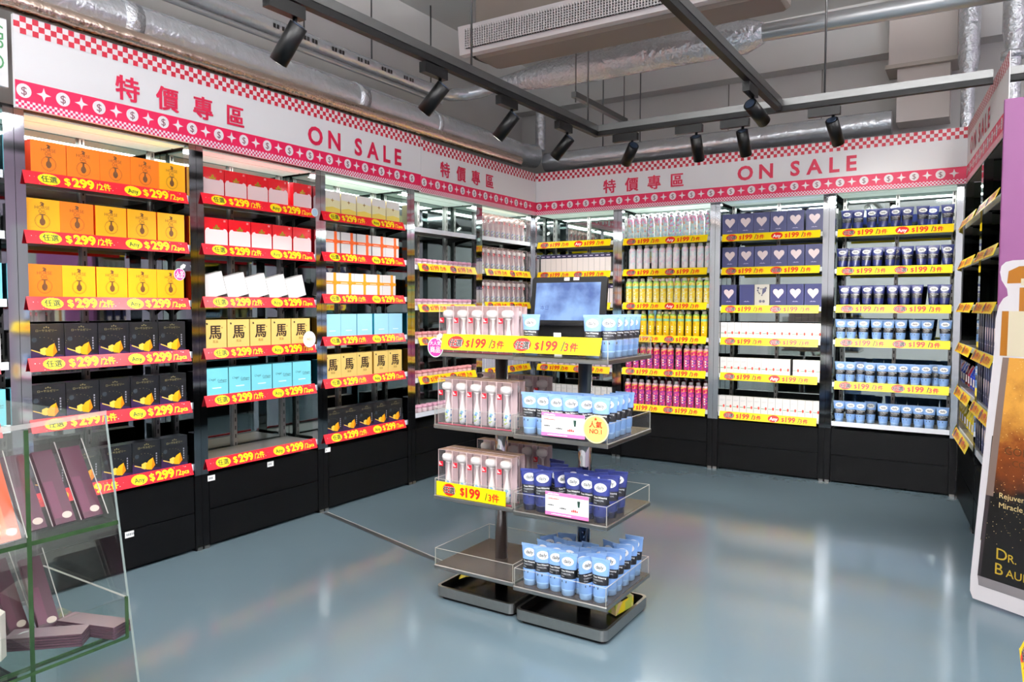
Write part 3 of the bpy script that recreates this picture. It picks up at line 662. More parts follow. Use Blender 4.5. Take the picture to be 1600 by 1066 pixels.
fill('B4', 2, 'tn', [.115, .19, .275, .358, .452, .535, .615, .725, .795], 'navy charcoal tube', GT, .06, jit=.1)
fill('B4', 3, 'tl', [.095, .172, .258, .35, .43, .515, .61, .69, .806], 'pale blue charcoal tube', GT, .05, jit=.08)
fill('B4', 4, 'tl', [.10, .17, .235, .31, .395, .465, .54, .62, .69, .75, .806], 'pale blue charcoal tube', GT, .05, jit=.1)
fill('B4', 5, 'tl', [.096, .18, .25, .315, .41, .49, .57, .65, .72, .805], 'pale blue charcoal tube', GT, .05, jit=.15)
for r in (3, 4, 5): fill('R2', r, 'heart_s', even(.1, .80, 9), 'tall navy heart box', 'tall heart boxes in the splayed bay', .03)
def pouch(key, rgb, name):
    q = MB(); n = 7; pts = []; m_ = mat('pouch_'+key, rgb, .25, coat=.4, bump=.5, bscale=40)
    for j, z in enumerate((0, .02, .06, .11, .15, .165)):
        t = (.012, .03, .036, .03, .012, .003)[j]
        for sgn in (-1, 1):
            for i in range(n):
                x = -.06+.12*i/(n-1) if sgn < 0 else .06-.12*i/(n-1); e = math.sin(math.pi*(i+.35)/(n-.3))
                pts.append((x, sgn*t*e+.04, z))
    for j in range(5): q.faces(pts, [(j*2*n+i, j*2*n+(i+1) % (2*n), (j+1)*2*n+(i+1) % (2*n), (j+1)*2*n+i) for i in range(2*n)], m_, True)
    q.faces(pts, [tuple(reversed(range(2*n))), tuple(10*n+i for i in range(2*n))], m_)
    l = MB().poly([(-.035, .05), (.03, .05), (.03, .1), (-.035, .1)], (0, .0005, 0), X, Z, M_coin)
    kind(key, 'snack_pouch', 'pouch', q, [('pouch_label', l, ())])
pouch('blue_p', (30, 60, 190), ''); pouch('yel_p', (236, 214, 40), ''); pouch('red_p', (150, 30, 60), '')
fill('R1', 4, ['red_p', 'blue_p', 'blue_p', 'red_p', 'blue_p', 'blue_p'], even(.12, .80, 6), {'red_p': 'dark red pouch', 'blue_p': 'shiny blue pouch'}, 'pouches in the splayed corner bay')
fill('R1', 5, 'yel_p', even(.12, .80, 6), 'yellow pouch', 'pouches in the splayed corner bay')

# stickers and small labels on the shelf fronts
def sticker(mw, r, m, lines, ink, label, ear=False, cat='sticker', ring=None):
    q = MB().prism([(r*math.cos(2*math.pi*i/32), r*math.sin(2*math.pi*i/32)) for i in range(32)], (0, 0, 0), X, Z, (0, .002, 0), ring or m)
    q.disc((0, -.0006, 0), X, Z, r*.9, m, 32)
    if ear: q.prism([(-.008, .0), (.02, .012), (.026, .028), (.012, .034), (-.006, .022)], (r*.35, -.001, r*.72), X, Z, (0, .002, 0), M_wink)
    for t, sz, zz, off, c_ in lines: q.text(t, sz, (0, -.0014, zz), X, Z, c_ or ink, off, 'c')
    return tag(q.build('round_sticker', mw=mw), label, cat)
MG = mat('hot_pink', (238, 60, 160), .35)
sticker(TR(-.026, -3.777, 1.566, RL), .034, MG, [('人気', .026, -.002, .02, None), ('商品', .022, -.02, .02, None)], M_wink, 'round pink sticker at the end of the third orange box row', True, ring=M_wink)
sticker(TR(.055, -2.863, 1.999, RL), .027, mat('pale_blue_print', (176, 206, 226), .4), [], M_wink, 'round pale blue sticker at the end of the top red box strip', False, ring=M_wink)
sticker(TR(.06, -2.925, 1.177, RL), .052, mat('cream_print', (248, 236, 214), .4), [('NO.1', .02, -.006, .0, mat('tan_ink'))], M_wink, 'round cream sticker at the end of the gold box row', False, ring=M_wink)
for y_, z_, s_, t_ in ((-4.11, .2, 'second drawer of the orange box bay', '1-2-3'), (-3.62, .40, 'upper drawer of the red box bay', '4-7'), (-3.2, .405, 'upper drawer of the red box bay, below the strip', '5-0'), (-2.72, .415, 'upper drawer of the ribbon box bay', '6')):
    q = MB().box(-.024, .024, -.001, 0, -.016, .016, M_wink); [q.box(-.016+i*.009, -.011+i*.009, -.0014, -.001, -.006, .006, mat('grey_ink')) for i in range(len(t_))]
    tag(q.build('paper_label', mw=TR(.0, y_, z_, RL)), 'small white label on the '+s_, 'label', 'paper labels on the black drawers')

# ------------------------------------------------------------------ two tiered display stands in the middle of the floor
def rrect(x0, x1, y0, y1, r, n=5):
    p = []
    for cx, cy, a0 in ((x1-r, y0+r, -90), (x1-r, y1-r, 0), (x0+r, y1-r, 90), (x0+r, y0+r, 180)):
        for i in range(n+1): a = math.radians(a0+90*i/n); p.append((cx+r*math.cos(a), cy+r*math.sin(a)))
    return p
TZ = (.165, .50, .838, 1.178)
M_tray = mat('tray_floor', (70, 59, 54), .25)
def stand(mw, label, w, d):
    root = empty('tiered_display_stand', mw, label, 'display stand', 'tiered display stands')
    b = MB(); r = rrect(.005, w-.005, .005, d-.005, .03); r2_ = rrect(.018, w-.018, .018, d-.018, .022)
    n = len(r)
    lo = [(p[0], p[1], .016) for p in r]; hi = [(p[0], p[1], .062) for p in r]; hi2 = [(p[0], p[1], .062) for p in r2_]; inn = [(p[0], p[1], .024) for p in r2_]
    for a_, b_, m_ in ((lo, hi, M_steel), (hi, hi2, M_steel), (hi2, inn, M_blackmat)):
        b.faces(a_+b_, [(i, (i+1) % n, n+(i+1) % n, n+i) for i in range(n)], m_, False)
    b.face(inn, mat('base_floor_black', (12, 11, 11), .2)); b.face(list(reversed(lo)), M_black); b.prism(rrect(.02, w-.02, .02, d-.02, .03), (0, 0, 0), X, Y, (0, 0, .018), M_black)
    b.build('base', root)
    MB().rod((w/2-.005, d/2+.02, .024), (w/2-.005, d/2+.02, 1.165), .031, M_chrome, 20).build('pole', root)
    for z in TZ:
        t = MB().cbox(0, w, 0, d, z-.02, z, M_steel, .003).box(.006, w-.006, .006, d-.006, z, z+.0015, M_tray)
        t.lathe([(.05, z-.034), (.05, z-.02)], M_steel, 20, (w/2-.005, d/2+.02, 0)); t = t.build('tray', root)
        k = .0028; rim = MB()
        h2 = z+.078
        for x0, x1, y0, y1 in ((.004, w-.004, .004, .004+k), (.004, w-.004, d-.004-k, d-.004), (.004, .004+k, .007, d-.007), (w-.004-k, w-.004, .007, d-.007)):
            rim.box(x0, x1, y0, y1, z+.0015, h2, M_clear)
            rim.box(x0, x1, y0, y1, h2, h2+.0016, M_cedge)
        for x, y in ((.004, .004), (w-.007, .004), (.004, d-.007), (w-.007, d-.007)): rim.box(x, x+.003, y, y+.003, z, h2, M_cedge)
        rim.build('acrylic_rim', t)
    return root
SR = TR(2.014, -3.552, 0, 0); SL = TR(1.552, -3.525, 0, 0)
stand(SR, 'steel four-tray stand carrying the tablet and charcoal tubes', .452, .468)
stand(SL, 'steel four-tray stand carrying the clear brush packs', .447, .468)
def onstand(S, lvl, key, items, desc, group, ctx):
    k = 1.07 if key[0] == 't' else 1.
    if key[0] == 't':                                                # tubes shuffle until none stands inside another or in the pole
        P_ = [list(t_) for t_ in items]; D_ = .064
        for _ in range(160):
            for a in range(len(P_)):
                for b in range(a):
                    dx, dy = P_[a][0]-P_[b][0], (P_[a][1]-P_[b][1])*1.1; L_ = math.hypot(dx, dy) or 1e-4
                    if L_ < D_:
                        m_ = (D_-L_)/2/L_; P_[a][0] += dx*m_; P_[a][1] += dy*m_; P_[b][0] -= dx*m_; P_[b][1] -= dy*m_
                if lvl < 3:
                    dx, dy = P_[a][0]-.221, P_[a][1]-.254; L_ = math.hypot(dx, dy) or 1e-4
                    if L_ < .066: P_[a][0] += dx/L_*(.066-L_); P_[a][1] += dy/L_*(.066-L_)
                P_[a][0] = min(.400, max(.052, P_[a][0])); P_[a][1] = min(.425, max(.044, P_[a][1]))
        items = P_
    for i, it in enumerate(items):
        x, y, rz = it[:3]
        put(key, S @ TR(x, y, TZ[lvl]+.0018, math.radians(rz)) @ Matrix.Diagonal((1, 1, k, 1)), '%s, %s of the %s' % (desc, ORDN[i], ctx), group)
ORDN = ORD+['seventeenth', 'eighteenth', 'nineteenth', 'twentieth', 'twenty-first', 'twenty-second', 'twenty-third', 'twenty-fourth', 'twenty-fifth', 'twenty-sixth', 'twenty-seventh', 'twenty-eighth']
GS = 'charcoal tubes on the display stand'
# lowest tray: many pale blue tubes
onstand(SR, 0, 'tl', [(.055, .06, 4), (.125, .055, 18), (.185, .06, 8), (.26, .05, 6), (.315, .08, 55), (.345, .045, 68), (.399, .05, 0), (.085, .13, -12), (.15, .125, 22), (.215, .13, 5), (.29, .145, 12), (.396, .125, 10), (.37, .115, 30),
                      (.06, .21, 60), (.13, .20, -18), (.20, .20, 10), (.27, .215, -5), (.396, .20, 18), (.34, .19, 25), (.399, .275, 14), (.399, .345, 8), (.396, .415, 2), (.34, .28, -20), (.12, .28, 15)], 'pale blue charcoal tube', GS, 'group on the lowest tray')
onstand(SR, 1, 'tn', [(.05, .06, 22), (.115, .06, 24), (.40, .05, 4), (.33, .07, 2), (.255, .085, 10), (.19, .10, 62), (.075, .14, -20), (.14, .15, 30), (.399, .135, 22), (.34, .15, 40), (.27, .165, 5), (.20, .18, 35), (.11, .22, 10), (.399, .22, 14), (.335, .225, 24), (.06, .29, -10)], 'navy charcoal tube', GS, 'group on the second tray up')
onstand(SR, 2, 'tl', [(.055, .055, 6), (.12, .06, 4), (.19, .055, 12), (.255, .06, 30), (.325, .06, 55), (.395, .055, 2), (.07, .13, -4), (.135, .14, 8), (.205, .14, 2), (.40, .115, 4), (.33, .12, 10), (.396, .175, 5), (.396, .235, 3), (.396, .295, 4), (.27, .15, 6)], 'pale blue charcoal tube', GS, 'group on the third tray up')
onstand(SR, 3, 'tl', [(.055, .06, 4), (.355, .055, 3), (.395, .12, 35), (.40, .18, 38), (.40, .24, 36), (.40, .30, 38), (.395, .36, 36)], 'pale blue charcoal tube', GS, 'group beside the tablet')
GP = 'brush packs on the display stand'
onstand(SL, 1, 'pack', [(.055+.0825*i, .02, 0) for i in range(5)], 'clear brush pack', GP, 'front row on the second tray up')
onstand(SL, 1, 'pack', [(.055+.0825*i, .085, 0) for i in range(5)], 'clear brush pack', GP, 'middle row on the second tray up')
onstand(SL, 1, 'pack', [(.055+.0825*i, .34, 0) for i in range(5)], 'clear brush pack', GP, 'rear row on the second tray up')
onstand(SL, 2, 'pack', [(.055+.0825*i, .02, 0) for i in range(5)], 'clear brush pack', GP, 'front row on the third tray up')
onstand(SL, 2, 'pack', [(.055+.0825*i, .085, 0) for i in range(5)], 'clear brush pack', GP, 'middle row on the third tray up')
onstand(SL, 2, 'pack', [(.055+.0825*i, .34, 0) for i in range(5)], 'clear brush pack', GP, 'rear row on the third tray up')
onstand(SL, 3, 'pack', [(.055+.0825*i, .03, 0) for i in range(5)], 'clear brush pack', GP, 'front row on the top tray')
onstand(SL, 3, 'pack', [(.055+.0825*i, .10, 0) for i in range(5)], 'clear brush pack', GP, 'rear row on the top tray')
# strips, promotional cards and stickers on the trays
put('ylong', TR(1.640, -3.571, 1.232, 0), 'long yellow price strip across the top trays of both display stands', 'yellow price strips on the shelf edges')
q = MB(); q.box(0, .388, 0, .0025, 0, .066, M_yellow)
q.disc((.075, -.001, .033), X, Z, .036, M_redink, 40, .028, .06); q.text('任選', .034, (.075, -.0018, .0195), X, Z, M_wink, .075, 'c'); q.text('任選', .034, (.075, -.0026, .0195), X, Z, M_dark, .03, 'c')
q.text('$', .05, (.14, -.0018, .018), X, Z, M_redink, .03); q.text('199', .062, (.17, -.0018, .012), X, Z, M_redink, .03); q.text('/', .05, (.278, -.0018, .012), X, Z, M_dark, 0); q.text('3件', .042, (.297, -.0018, .013), X, Z, M_redink, .025)
o_ = tag(q.build('price_strip', mw=SL @ TR(.018, -.0005, .5025)), 'yellow price strip in front of the packs on the second tray up', 'price strip', 'yellow price strips on the shelf edges')
def promo(mw, w, h, label):
    q = MB().box(0, w, 0, .0015, 0, h, M_wink); y = -.0007; P_ = mat('pink_print', (240, 120, 176), .4)
    q.poly([(0, h*.86), (w, h*.86), (w, h), (0, h)], (0, y, 0), X, Z, P_); q.poly([(0, 0), (w, 0), (w, h*.15), (0, h*.15)], (0, y, 0), X, Z, P_)
    for x0, x1, z0, t_, m_ in ((.012, .07, .92, .006, M_wink), (.012, .075, .72, .004, M_redink), (.012, .05, .44, .005, M_dark), (.07, .105, .36, .006, M_dark), (.125, .16, .32, .010, M_redink), (.03, .13, .07, .004, M_wink)):
        n_ = int((x1-x0)/.008)
        for i_ in range(n_): q.box(x0+i_*.008, x0+i_*.008+.0055, y*2, y, h*z0-t_/2, h*z0+t_/2*(1 if i_ % 3 else .4), m_)
    q.poly([(-.004, 0), (.004, 0), (.007, .026), (-.007, .026)], (w*.78, y*2, h*.5), X, Z, mat('bottle_green_ink', (30, 60, 50), .5))
    return tag(q.build('promo_card', mw=mw), label, 'card', 'promotional cards on the display stand')
promo(SR @ TR(.147, -.006, .848, 0), .204, .099, 'white and pink promotional card on the third tray up')
promo(SR @ TR(.167, -.006, .512, 0), .204, .100, 'white and pink promotional card on the second tray up')
sticker(SR @ TR(.402, -.009, .896), .058, mat('gold_print', (246, 212, 112), .4), [('人氣', .03, .008, .02, M_redink), ('NO.1', .026, -.018, .02, M_redink), ('★', .02, .034, 0, M_redink)], M_redink, 'round yellow number one sign on the third tray up', cat='sign', ring=mat('gold_rim', (252, 234, 170), .4))
sticker(TR(1.569, -3.529, 1.20), .046, MG, [('大人気', .022, .012, .02, None), ('商品', .032, -.022, .02, None)], M_wink, 'round pink sticker at the end of the long price strip', True, ring=M_wink)
# tablet on its little stand
t = empty('tablet_display', TR(2.005, -3.40, TZ[3]+.002, math.radians(2)) , 'black tablet with blue screen standing among the tubes', 'tablet')
MB().cbox(.10, .27, -.06, .10, 0, .012, M_blackmat, .004).prism([(0, 0), (.03, 0), (.012, .16), (-.004, .16)], (.13, .045, .01), Y, Z, (.12, 0, 0), M_blackmat).box(.03, .33, .02, .06, .012, .13, M_blackmat).build('foot', t)
tm = Matrix.Translation((0, 0, .13)) @ Matrix.Rotation(math.radians(-8), 4, 'X')
bz = MB().prism(rrect(0, .365, 0, .215, .012), (0, 0, 0), X, Z, (0, .014, 0), mat('tablet_black', (6, 6, 7), .3, spec=.25)); bo = bz.build('bezel', t); bo.matrix_local = tm
m = mat('tablet_screen', (110, 150, 214), .15); nt = m.node_tree; b_ = nt.nodes['Principled BSDF']
tc = nt.nodes.new('ShaderNodeTexCoord'); nn = nt.nodes.new('ShaderNodeTexNoise'); nn.inputs['Scale'].default_value = 9; nn.inputs['Detail'].default_value = 8; cr = nt.nodes.new('ShaderNodeValToRGB')
cr.color_ramp.elements[0].position = .35; cr.color_ramp.elements[0].color = (*lin((58, 92, 160)), 1); cr.color_ramp.elements[1].position = .62; cr.color_ramp.elements[1].color = (*lin((132, 170, 226)), 1)
nt.links.new(tc.outputs['Object'], nn.inputs['Vector']); nt.links.new(nn.outputs['Fac'], cr.inputs[0]); nt.links.new(cr.outputs[0], b_.inputs['Emission Color']); b_.inputs['Emission Strength'].default_value = 1.05; b_.inputs['Base Color'].default_value = (.01, .01, .012, 1)
s_ = MB().face([(.022, -.0006, .022), (.337, -.0006, .022), (.337, -.0006, .190), (.022, -.0006, .190)], m); s_.text('本日', .022, (.05, -.001, .07), X, Z, mat('screen_ink', (40, 60, 110), .4), 0); so = s_.build('screen', bo)
st = MB().box(.16, .185, -.0012, 0, .199, .212, M_wink).box(.205, .232, -.0012, 0, .2, .213, mat('pale_lilac_paper', (226, 214, 230), .5)); st.build('paper_sticker', bo)
tag(MB().prism([(0, 0), (.036, 0), (.030, .10), (-.004, .10)], (0, 0, 0), X, Z, (0, .004, 0), M_wink).build('paper_strip', mw=TR(2.175, -3.475, TZ[3]+.002)), 'white paper strip standing in front of the tablet', 'paper')
# things lying in the two bases
q = MB(); n = 10; pts = []
for i in range(n+1):
    x = .34*i/n; z = .012*math.sin(i*1.1)+.016
    pts += [(x, .0, z), (x+.01, .065, z+.022*(1 if i % 2 else .4))]
q.faces(pts, [(2*i, 2*i+2, 2*i+3, 2*i+1) for i in range(n)], M_yellow); q.text('299', .05, (.17, .012, .05), X, Y, M_redink, .03)
tag(q.build('crumpled_price_paper', mw=SL @ TR(.03, .16, .03, math.radians(42))), 'crumpled yellow price paper lying in the base of the brush pack stand', 'paper')
q = MB(); Y5, Y6 = blotch('yellow_green_stripe', [(250, 226, 50), (206, 216, 90), (240, 210, 150), (250, 240, 170)], 22), None
q.prism([(0, 0), (.15, 0), (.17, .05), (.02, .06)], (0, 0, 0), X, Y, (0, 0, .05), Y5); q.box(.05, .10, .0, .03, .051, .056, M_black)
tag(q.build('folded_carton', mw=SR @ TR(.385, .24, .03, math.radians(82))), 'yellow and green folded carton lying in the base of the tube stand', 'carton')
tag(MB().box(0, .14, 0, .03, 0, .045, mat('brick_red_card', (120, 50, 46), .5)).build('red_carton', mw=SL @ TR(.26, .38, .026, -.2)), 'dull red carton lying in the base of the brush pack stand', 'carton')

# ------------------------------------------------------------------ foreground acrylic case at the near end
c = empty('acrylic_display_case', TR(1.787, -5.17, 0), 'clear acrylic display case with green edges beside the orange box bay', 'display case')
def slab(q, pts, d, m, edge): q.prism(pts, (0, 0, 0), X, Z, d, edge, m)
q = MB(); P = [(-.9, .02), (.145, .02), (-.053, 1.10), (-.9, 1.10)]
q.faces([(p[0], 0, p[1]) for p in P]+[(p[0], .006, p[1]) for p in P], [(0, 1, 2, 3), (4, 5, 6, 7)], M_glass)
q.faces([(.145, 0, .02), (-.053, 0, 1.10), (-.053, .006, 1.10), (.145, .006, .02)], [(0, 1, 2, 3)], mat('polished_edge', (120, 132, 128), .2)); q.build('end_pane', c)
q = MB(); q.box(-.9, .006, -.226, -.216, .02, 1.095, M_glass).box(.006, .0085, -.226, -.216, .02, 1.095, M_gedge); q.build('divider_pane', c)
q = MB().faces([(-.053, .006, 1.10), (.013, -.22, 1.10), (.08, -.55, 1.10), (-.9, -.55, 1.10), (-.9, .006, 1.10), (-.053, .006, 1.112), (.013, -.22, 1.112), (.08, -.55, 1.112), (-.9, -.55, 1.112), (-.9, .006, 1.112)], [(0, 1, 2, 3, 4), (5, 6, 7, 8, 9)], M_glass)
q.faces([(-.053, .006, 1.10), (.013, -.22, 1.10), (.08, -.55, 1.10), (-.053, .006, 1.112), (.013, -.22, 1.112), (.08, -.55, 1.112)], [(0, 1, 4, 3), (1, 2, 5, 4)], M_cedge); q.build('top_pane', c)
for z, nm in ((.82, 'glass_shelf'), (.515, 'tray_shelf')):
    q = MB().box(-.9, 0, -.55, 0, z-.008, z, M_glass); q.box(-.002, .002, -.55, 0, z-.009, z+.001, M_gedge)
    if z < .6:
        q.box(.0, .036, -.55, 0, z-.004, z, M_glass); q.box(.034, .04, -.55, -.002, z, z+.105, M_glass); q.box(.034, .041, -.006, 0, z-.004, z+.108, M_gedge); q.box(-.4, .04, -.003, -.001, z+.104, z+.108, M_cedge); q.box(.034, .04, -.55, -.002, z-.006, z, M_gedge)
    q.build(nm, c)
q = MB().box(-.85, -.03, -1.2, -.24, 0, .49, M_blackmat); q.build('plinth', c)
# sachets leaning on the glass shelf
def sachet(key, rgb, rgb2, name='sachet_pack'):
    q = MB().box(-.026, .026, 0, .014, .004, .205, mat('sachet_'+key, rgb, .35, noise=.25, nscale=18)); q.box(-.024, .0, -.0008, 0, .02, .12, mat('sachet2_'+key, rgb2, .35)); q.disc((.008, -.001, .024), X, Z, .013, mat('sachet_seal', (196, 186, 170), .4), 12, .009)
    s = MB(); w = .036
    pp = [(-w, -.004, 0), (w, -.004, 0), (w, .018, 0), (-w, .018, 0), (-w, -.004, .222), (w, -.004, .222), (w, .018, .222), (-w, .018, .222)]
    s.faces(pp, [(0, 1, 5, 4), (1, 2, 6, 5), (3, 0, 4, 7), (2, 3, 7, 6), (4, 5, 6, 7)], clear('sleeve', (250, 246, 248), .0, (220, 210, 216), .06, 1.22)); s.box(w-.001, w+.001, -.005, -.003, 0, .222, M_cedge)
    kind(key, name, 'pack', q, [('clear_sleeve', s, ())])
sachet('sach', (64, 16, 40), (84, 26, 56)); sachet('sacho', (186, 84, 48), (206, 120, 80)); sachet('sachk', (226, 140, 20), (240, 160, 30))
for i, y in enumerate((-.045, -.115, -.185)):
    put('sach', TR(1.757, -5.17+y, .835, RL+.1, -.50), 'plum sachet pack in a clear sleeve, %s from the sloping end of the glass shelf' % ORD[i], 'sachet packs in the acrylic case')
put('sacho', TR(1.80, -5.434, .835, RL+.1, -.42), 'orange sachet pack in a clear sleeve next to the divider', 'sachet packs in the acrylic case')
put('sachk', TR(1.80, -5.51, .835, RL+.1, -.42), 'amber sachet pack at the picture edge of the glass shelf', 'sachet packs in the acrylic case')
put('sach', TR(1.64, -5.275, .528, RL, -.55), 'plum sachet pack leaning on the lower tray behind the lying packs', 'sachet packs in the acrylic case')
put('sach', TR(1.60, -5.33, .528, RL+.2, -.45), 'plum sachet pack leaning furthest back on the lower tray', 'sachet packs in the acrylic case')
q = MB()
for i in range(5): q.box(-.095+.002*i, .095, -.03, .03, .007*i, .007*i+.005, mat('lying_plum', (86, 54, 68), .35), None, mat('lying_pale', (126, 108, 116), .2))
kind('lying', 'sachet_bundle', 'pack', q)
put('lying', TR(1.725, -5.21, .518, .32), 'flat bundle of sachets with pale top lying on the lower tray', 'lying sachet bundles')
put('lying', TR(1.70, -5.315, .518, .75), 'plum bundle of sachets lying nearest the divider on the lower tray', 'lying sachet bundles')
q = MB().cbox(-.10, .10, -.09, .09, 0, .15, mat('ivory_box', (206, 200, 190), .5), .02); [q.box(-.03+i*.014, -.02+i*.014, -.0906, -.09, .10, .112, M_redink) for i in range(4)]; 
tag(q.build('ivory_carton', mw=TR(1.66, -5.52, .518, RL)), 'ivory carton with rounded lid on the lower tray at the picture edge', 'carton')

# ------------------------------------------------------------------ purple panel and bottle-shaped standee at the right
tag(MB().cbox(3.79, 5.0, -1.9, -1.86, 0, 2.403, mat('purple_paint', (116, 58, 106), .5, noise=.05, nscale=3), .004).build('purple_panel'), 'tall purple panel closing the end of the splayed bays', 'panel')
PD = Vector((.847, -.53, 0)); SM = Matrix(((PD.x, .53, 0, 3.734), (PD.y, .847, 0, -2.177), (0, 0, 1, 0), (0, 0, 0, 1)))
half = [(-.010, .012), (-.024, .045), (-.024, .11), (.052, 1.20), (.054, 1.34), (.066, 1.40), (.085, 1.432), (.105, 1.445), (.100, 1.475), (.075, 1.515), (.067, 1.552), (.072, 1.58), (.09, 1.597), (.12, 1.603)]
CXs = .33
outl = [(x, z) for x, z in half]+[(2*CXs-x+.0, z) for x, z in reversed(half)]
root = empty('bottle_standee', SM, 'bottle-shaped cardboard standee with white outline before the purple panel', 'standee')
MB().prism(outl, (0, 0, 0), X, Z, (0, .012, 0), mat('standee_white', (214, 208, 210), .5)).build('outline_board', root)
q = MB(); y = -.001
def band(p, m_, y_=-.001): q.poly(p, (0, y_, 0), X, Z, m_)
AM = mat('amber_print', (150, 92, 16), .4); CRM = mat('cream_cap_print', (212, 200, 172), .4)
GLT = bpy.data.materials.new('golden_glitter'); GLT.use_nodes = True; nt = GLT.node_tree; b_ = nt.nodes['Principled BSDF']; b_.inputs['Roughness'].default_value = .35
def nd(t, **kw):
    n = nt.nodes.new(t)
    for k_, v_ in kw.items(): n.inputs[k_].default_value = v_
    return n
tc = nd('ShaderNodeTexCoord'); n1 = nd('ShaderNodeTexNoise', Scale=9, Detail=9, Roughness=.65); sx_ = nd('ShaderNodeSeparateXYZ'); nt.links.new(tc.outputs['Object'], n1.inputs['Vector']); nt.links.new(tc.outputs['Object'], sx_.inputs[0])
mr = nd('ShaderNodeMapRange'); mr.inputs[1].default_value = .42; mr.inputs[2].default_value = .95; nt.links.new(sx_.outputs[2], mr.inputs[0])
m1 = nd('ShaderNodeMath'); m1.operation = 'MULTIPLY_ADD'; m1.inputs[1].default_value = .85; nt.links.new(n1.outputs['Fac'], m1.inputs[0]); nt.links.new(mr.outputs[0], m1.inputs[2])
r1 = nd('ShaderNodeValToRGB'); e = r1.color_ramp.elements; e[0].position = .42; e[0].color = (*lin((14, 10, 9)), 1); e[1].position = 1.0; e[1].color = (*lin((206, 146, 60)), 1); z_ = e.new(.72); z_.color = (*lin((112, 52, 12)), 1)
m2 = nd('ShaderNodeMath'); m2.operation = 'MULTIPLY'; m2.inputs[1].default_value = .7; nt.links.new(m1.outputs[0], m2.inputs[0]); nt.links.new(m2.outputs[0], r1.inputs[0])
v1 = nd('ShaderNodeTexVoronoi', Scale=70); l1 = nd('ShaderNodeMath'); l1.operation = 'LESS_THAN'; l1.inputs[1].default_value = .12
mx = nt.nodes.new('ShaderNodeMix'); mx.data_type = 'RGBA'; mx.inputs[7].default_value = (*lin((226, 190, 130)), 1)
nt.links.new(tc.outputs['Object'], v1.inputs['Vector']); nt.links.new(v1.outputs['Distance'], l1.inputs[0]); nt.links.new(l1.outputs[0], mx.inputs[0]); nt.links.new(r1.outputs[0], mx.inputs[6]); nt.links.new(mx.outputs[2], b_.inputs['Base Color'])
# the printed bottle falls from gold at its shoulder to black at its foot
BLK = mat('standee_black', (14, 10, 9), .35)
B = 2*CXs
band([(.016, .085), (B-.016, .085), (B-.020, .13), (.010, .13)], mat('foot_grey_print', (120, 114, 116), .5))
band([(.010, .13), (B-.010, .13), (B-.062, .80), (.056, .80)], BLK)
band([(.018, .30), (B-.018, .30), (B-.092, 1.165), (.092, 1.165)], GLT, -.0013)
band([(.036, .52), (.07, .52), (.12, 1.165), (.092, 1.165)], mat('bottle_edge_print', (110, 92, 84), .4), -.0016)
band([(.010, .13), (.024, .13), (.056, .52), (.036, .52)], mat('bottle_edge_dark', (44, 36, 38), .4), -.0016)
band([(.078, 1.172), (B-.078, 1.172), (B-.082, 1.375), (.082, 1.375)], AM); band([(.11, 1.172), (B-.11, 1.172), (B-.112, 1.375), (.112, 1.375)], CRM, -.0014)
band([(.155, 1.375), (B-.155, 1.375), (B-.155, 1.48), (.155, 1.48)], AM); band([(.10, 1.50), (B-.10, 1.50), (B-.105, 1.555), (B-.15, 1.575), (.15, 1.575), (.105, 1.555)], AM); band([(.16, 1.49), (B-.16, 1.49), (B-.16, 1.52), (.16, 1.52)], CRM, -.0014)
q.build('bottle_print', root)
WI = mat('standee_ink', (216, 190, 130), .5); DG = mat('dark_gold_ink', (70, 40, 12), .5); MU = mat('mustard_ink', (176, 146, 36), .5)
for t, s_, x, z, m_ in (('GOLD', .05, .115, .725, DG), ('COLLAGEN', .04, .15, .675, DG), ('Rejuvenating', .036, .098, .52, WI), ('Miracle', .036, .098, .475, WI), ('D', .075, .094, .235, MU), ('R.', .052, .146, .235, MU), ('B', .075, .090, .165, MU), ('AUER', .052, .138, .165, MU)):
    q = MB().text(t, s_, (x, -.0022, z), X, Z, m_, 0)
    for ch_ in (0,): q.build('printed_word', root)
# stand at the right picture edge with a bent yellow strip
e_ = empty('promo_bin', TR(3.86, -4.3, 0), 'low grey bin at the picture edge carrying a yellow price strip', 'bin')
MB().cbox(.0, .4, -.35, .35, 0, .52, M_steel, .01).build('bin_body', e_)
o_ = put('yel', TR(3.845, -3.86, .50, -math.pi/2, 0, math.radians(0)), 'yellow price strip on the grey bin at the picture edge', 'yellow price strips on the shelf edges')

# ------------------------------------------------------------------ overhead: tracks, spotlights, ducts, fan coil
ZK = 2.60
def track(a, b, label):
    a, b = Vector(a), Vector(b); d = (b-a).normalized(); n = Vector((-d.y, d.x, 0)); q = MB()
    L = (b-a).length; mw = Matrix(((d.x, n.x, 0, a.x), (d.y, n.y, 0, a.y), (0, 0, 1, a.z), (0, 0, 0, 1)))
    root = empty('lighting_track', mw, label, 'lighting track', 'lighting tracks')
    MB().box(0, L, -.018, .018, -.012, .02, M_blackmat).build('rail', root)
    MB().box(0, L, -.021, .021, .0205, .062, M_galv).build('strut_channel', root)
    return root
track((1.40, -7.5, ZK), (1.40, -1.5, ZK), 'long black lighting track running in front of the orange box bay')
track((1.38, -1.48, ZK), (3.745, -1.48, ZK), 'black lighting track running in front of the spray bottle and tube bays')
track((3.815, -1.48, ZK), (6.5, -1.48, ZK), 'short black lighting track showing past the steep sale sign')
track((2.645, -7.5, ZK+.0), (2.645, -1.525, ZK+.0), 'black lighting track overhead meeting the cross track in a corner')
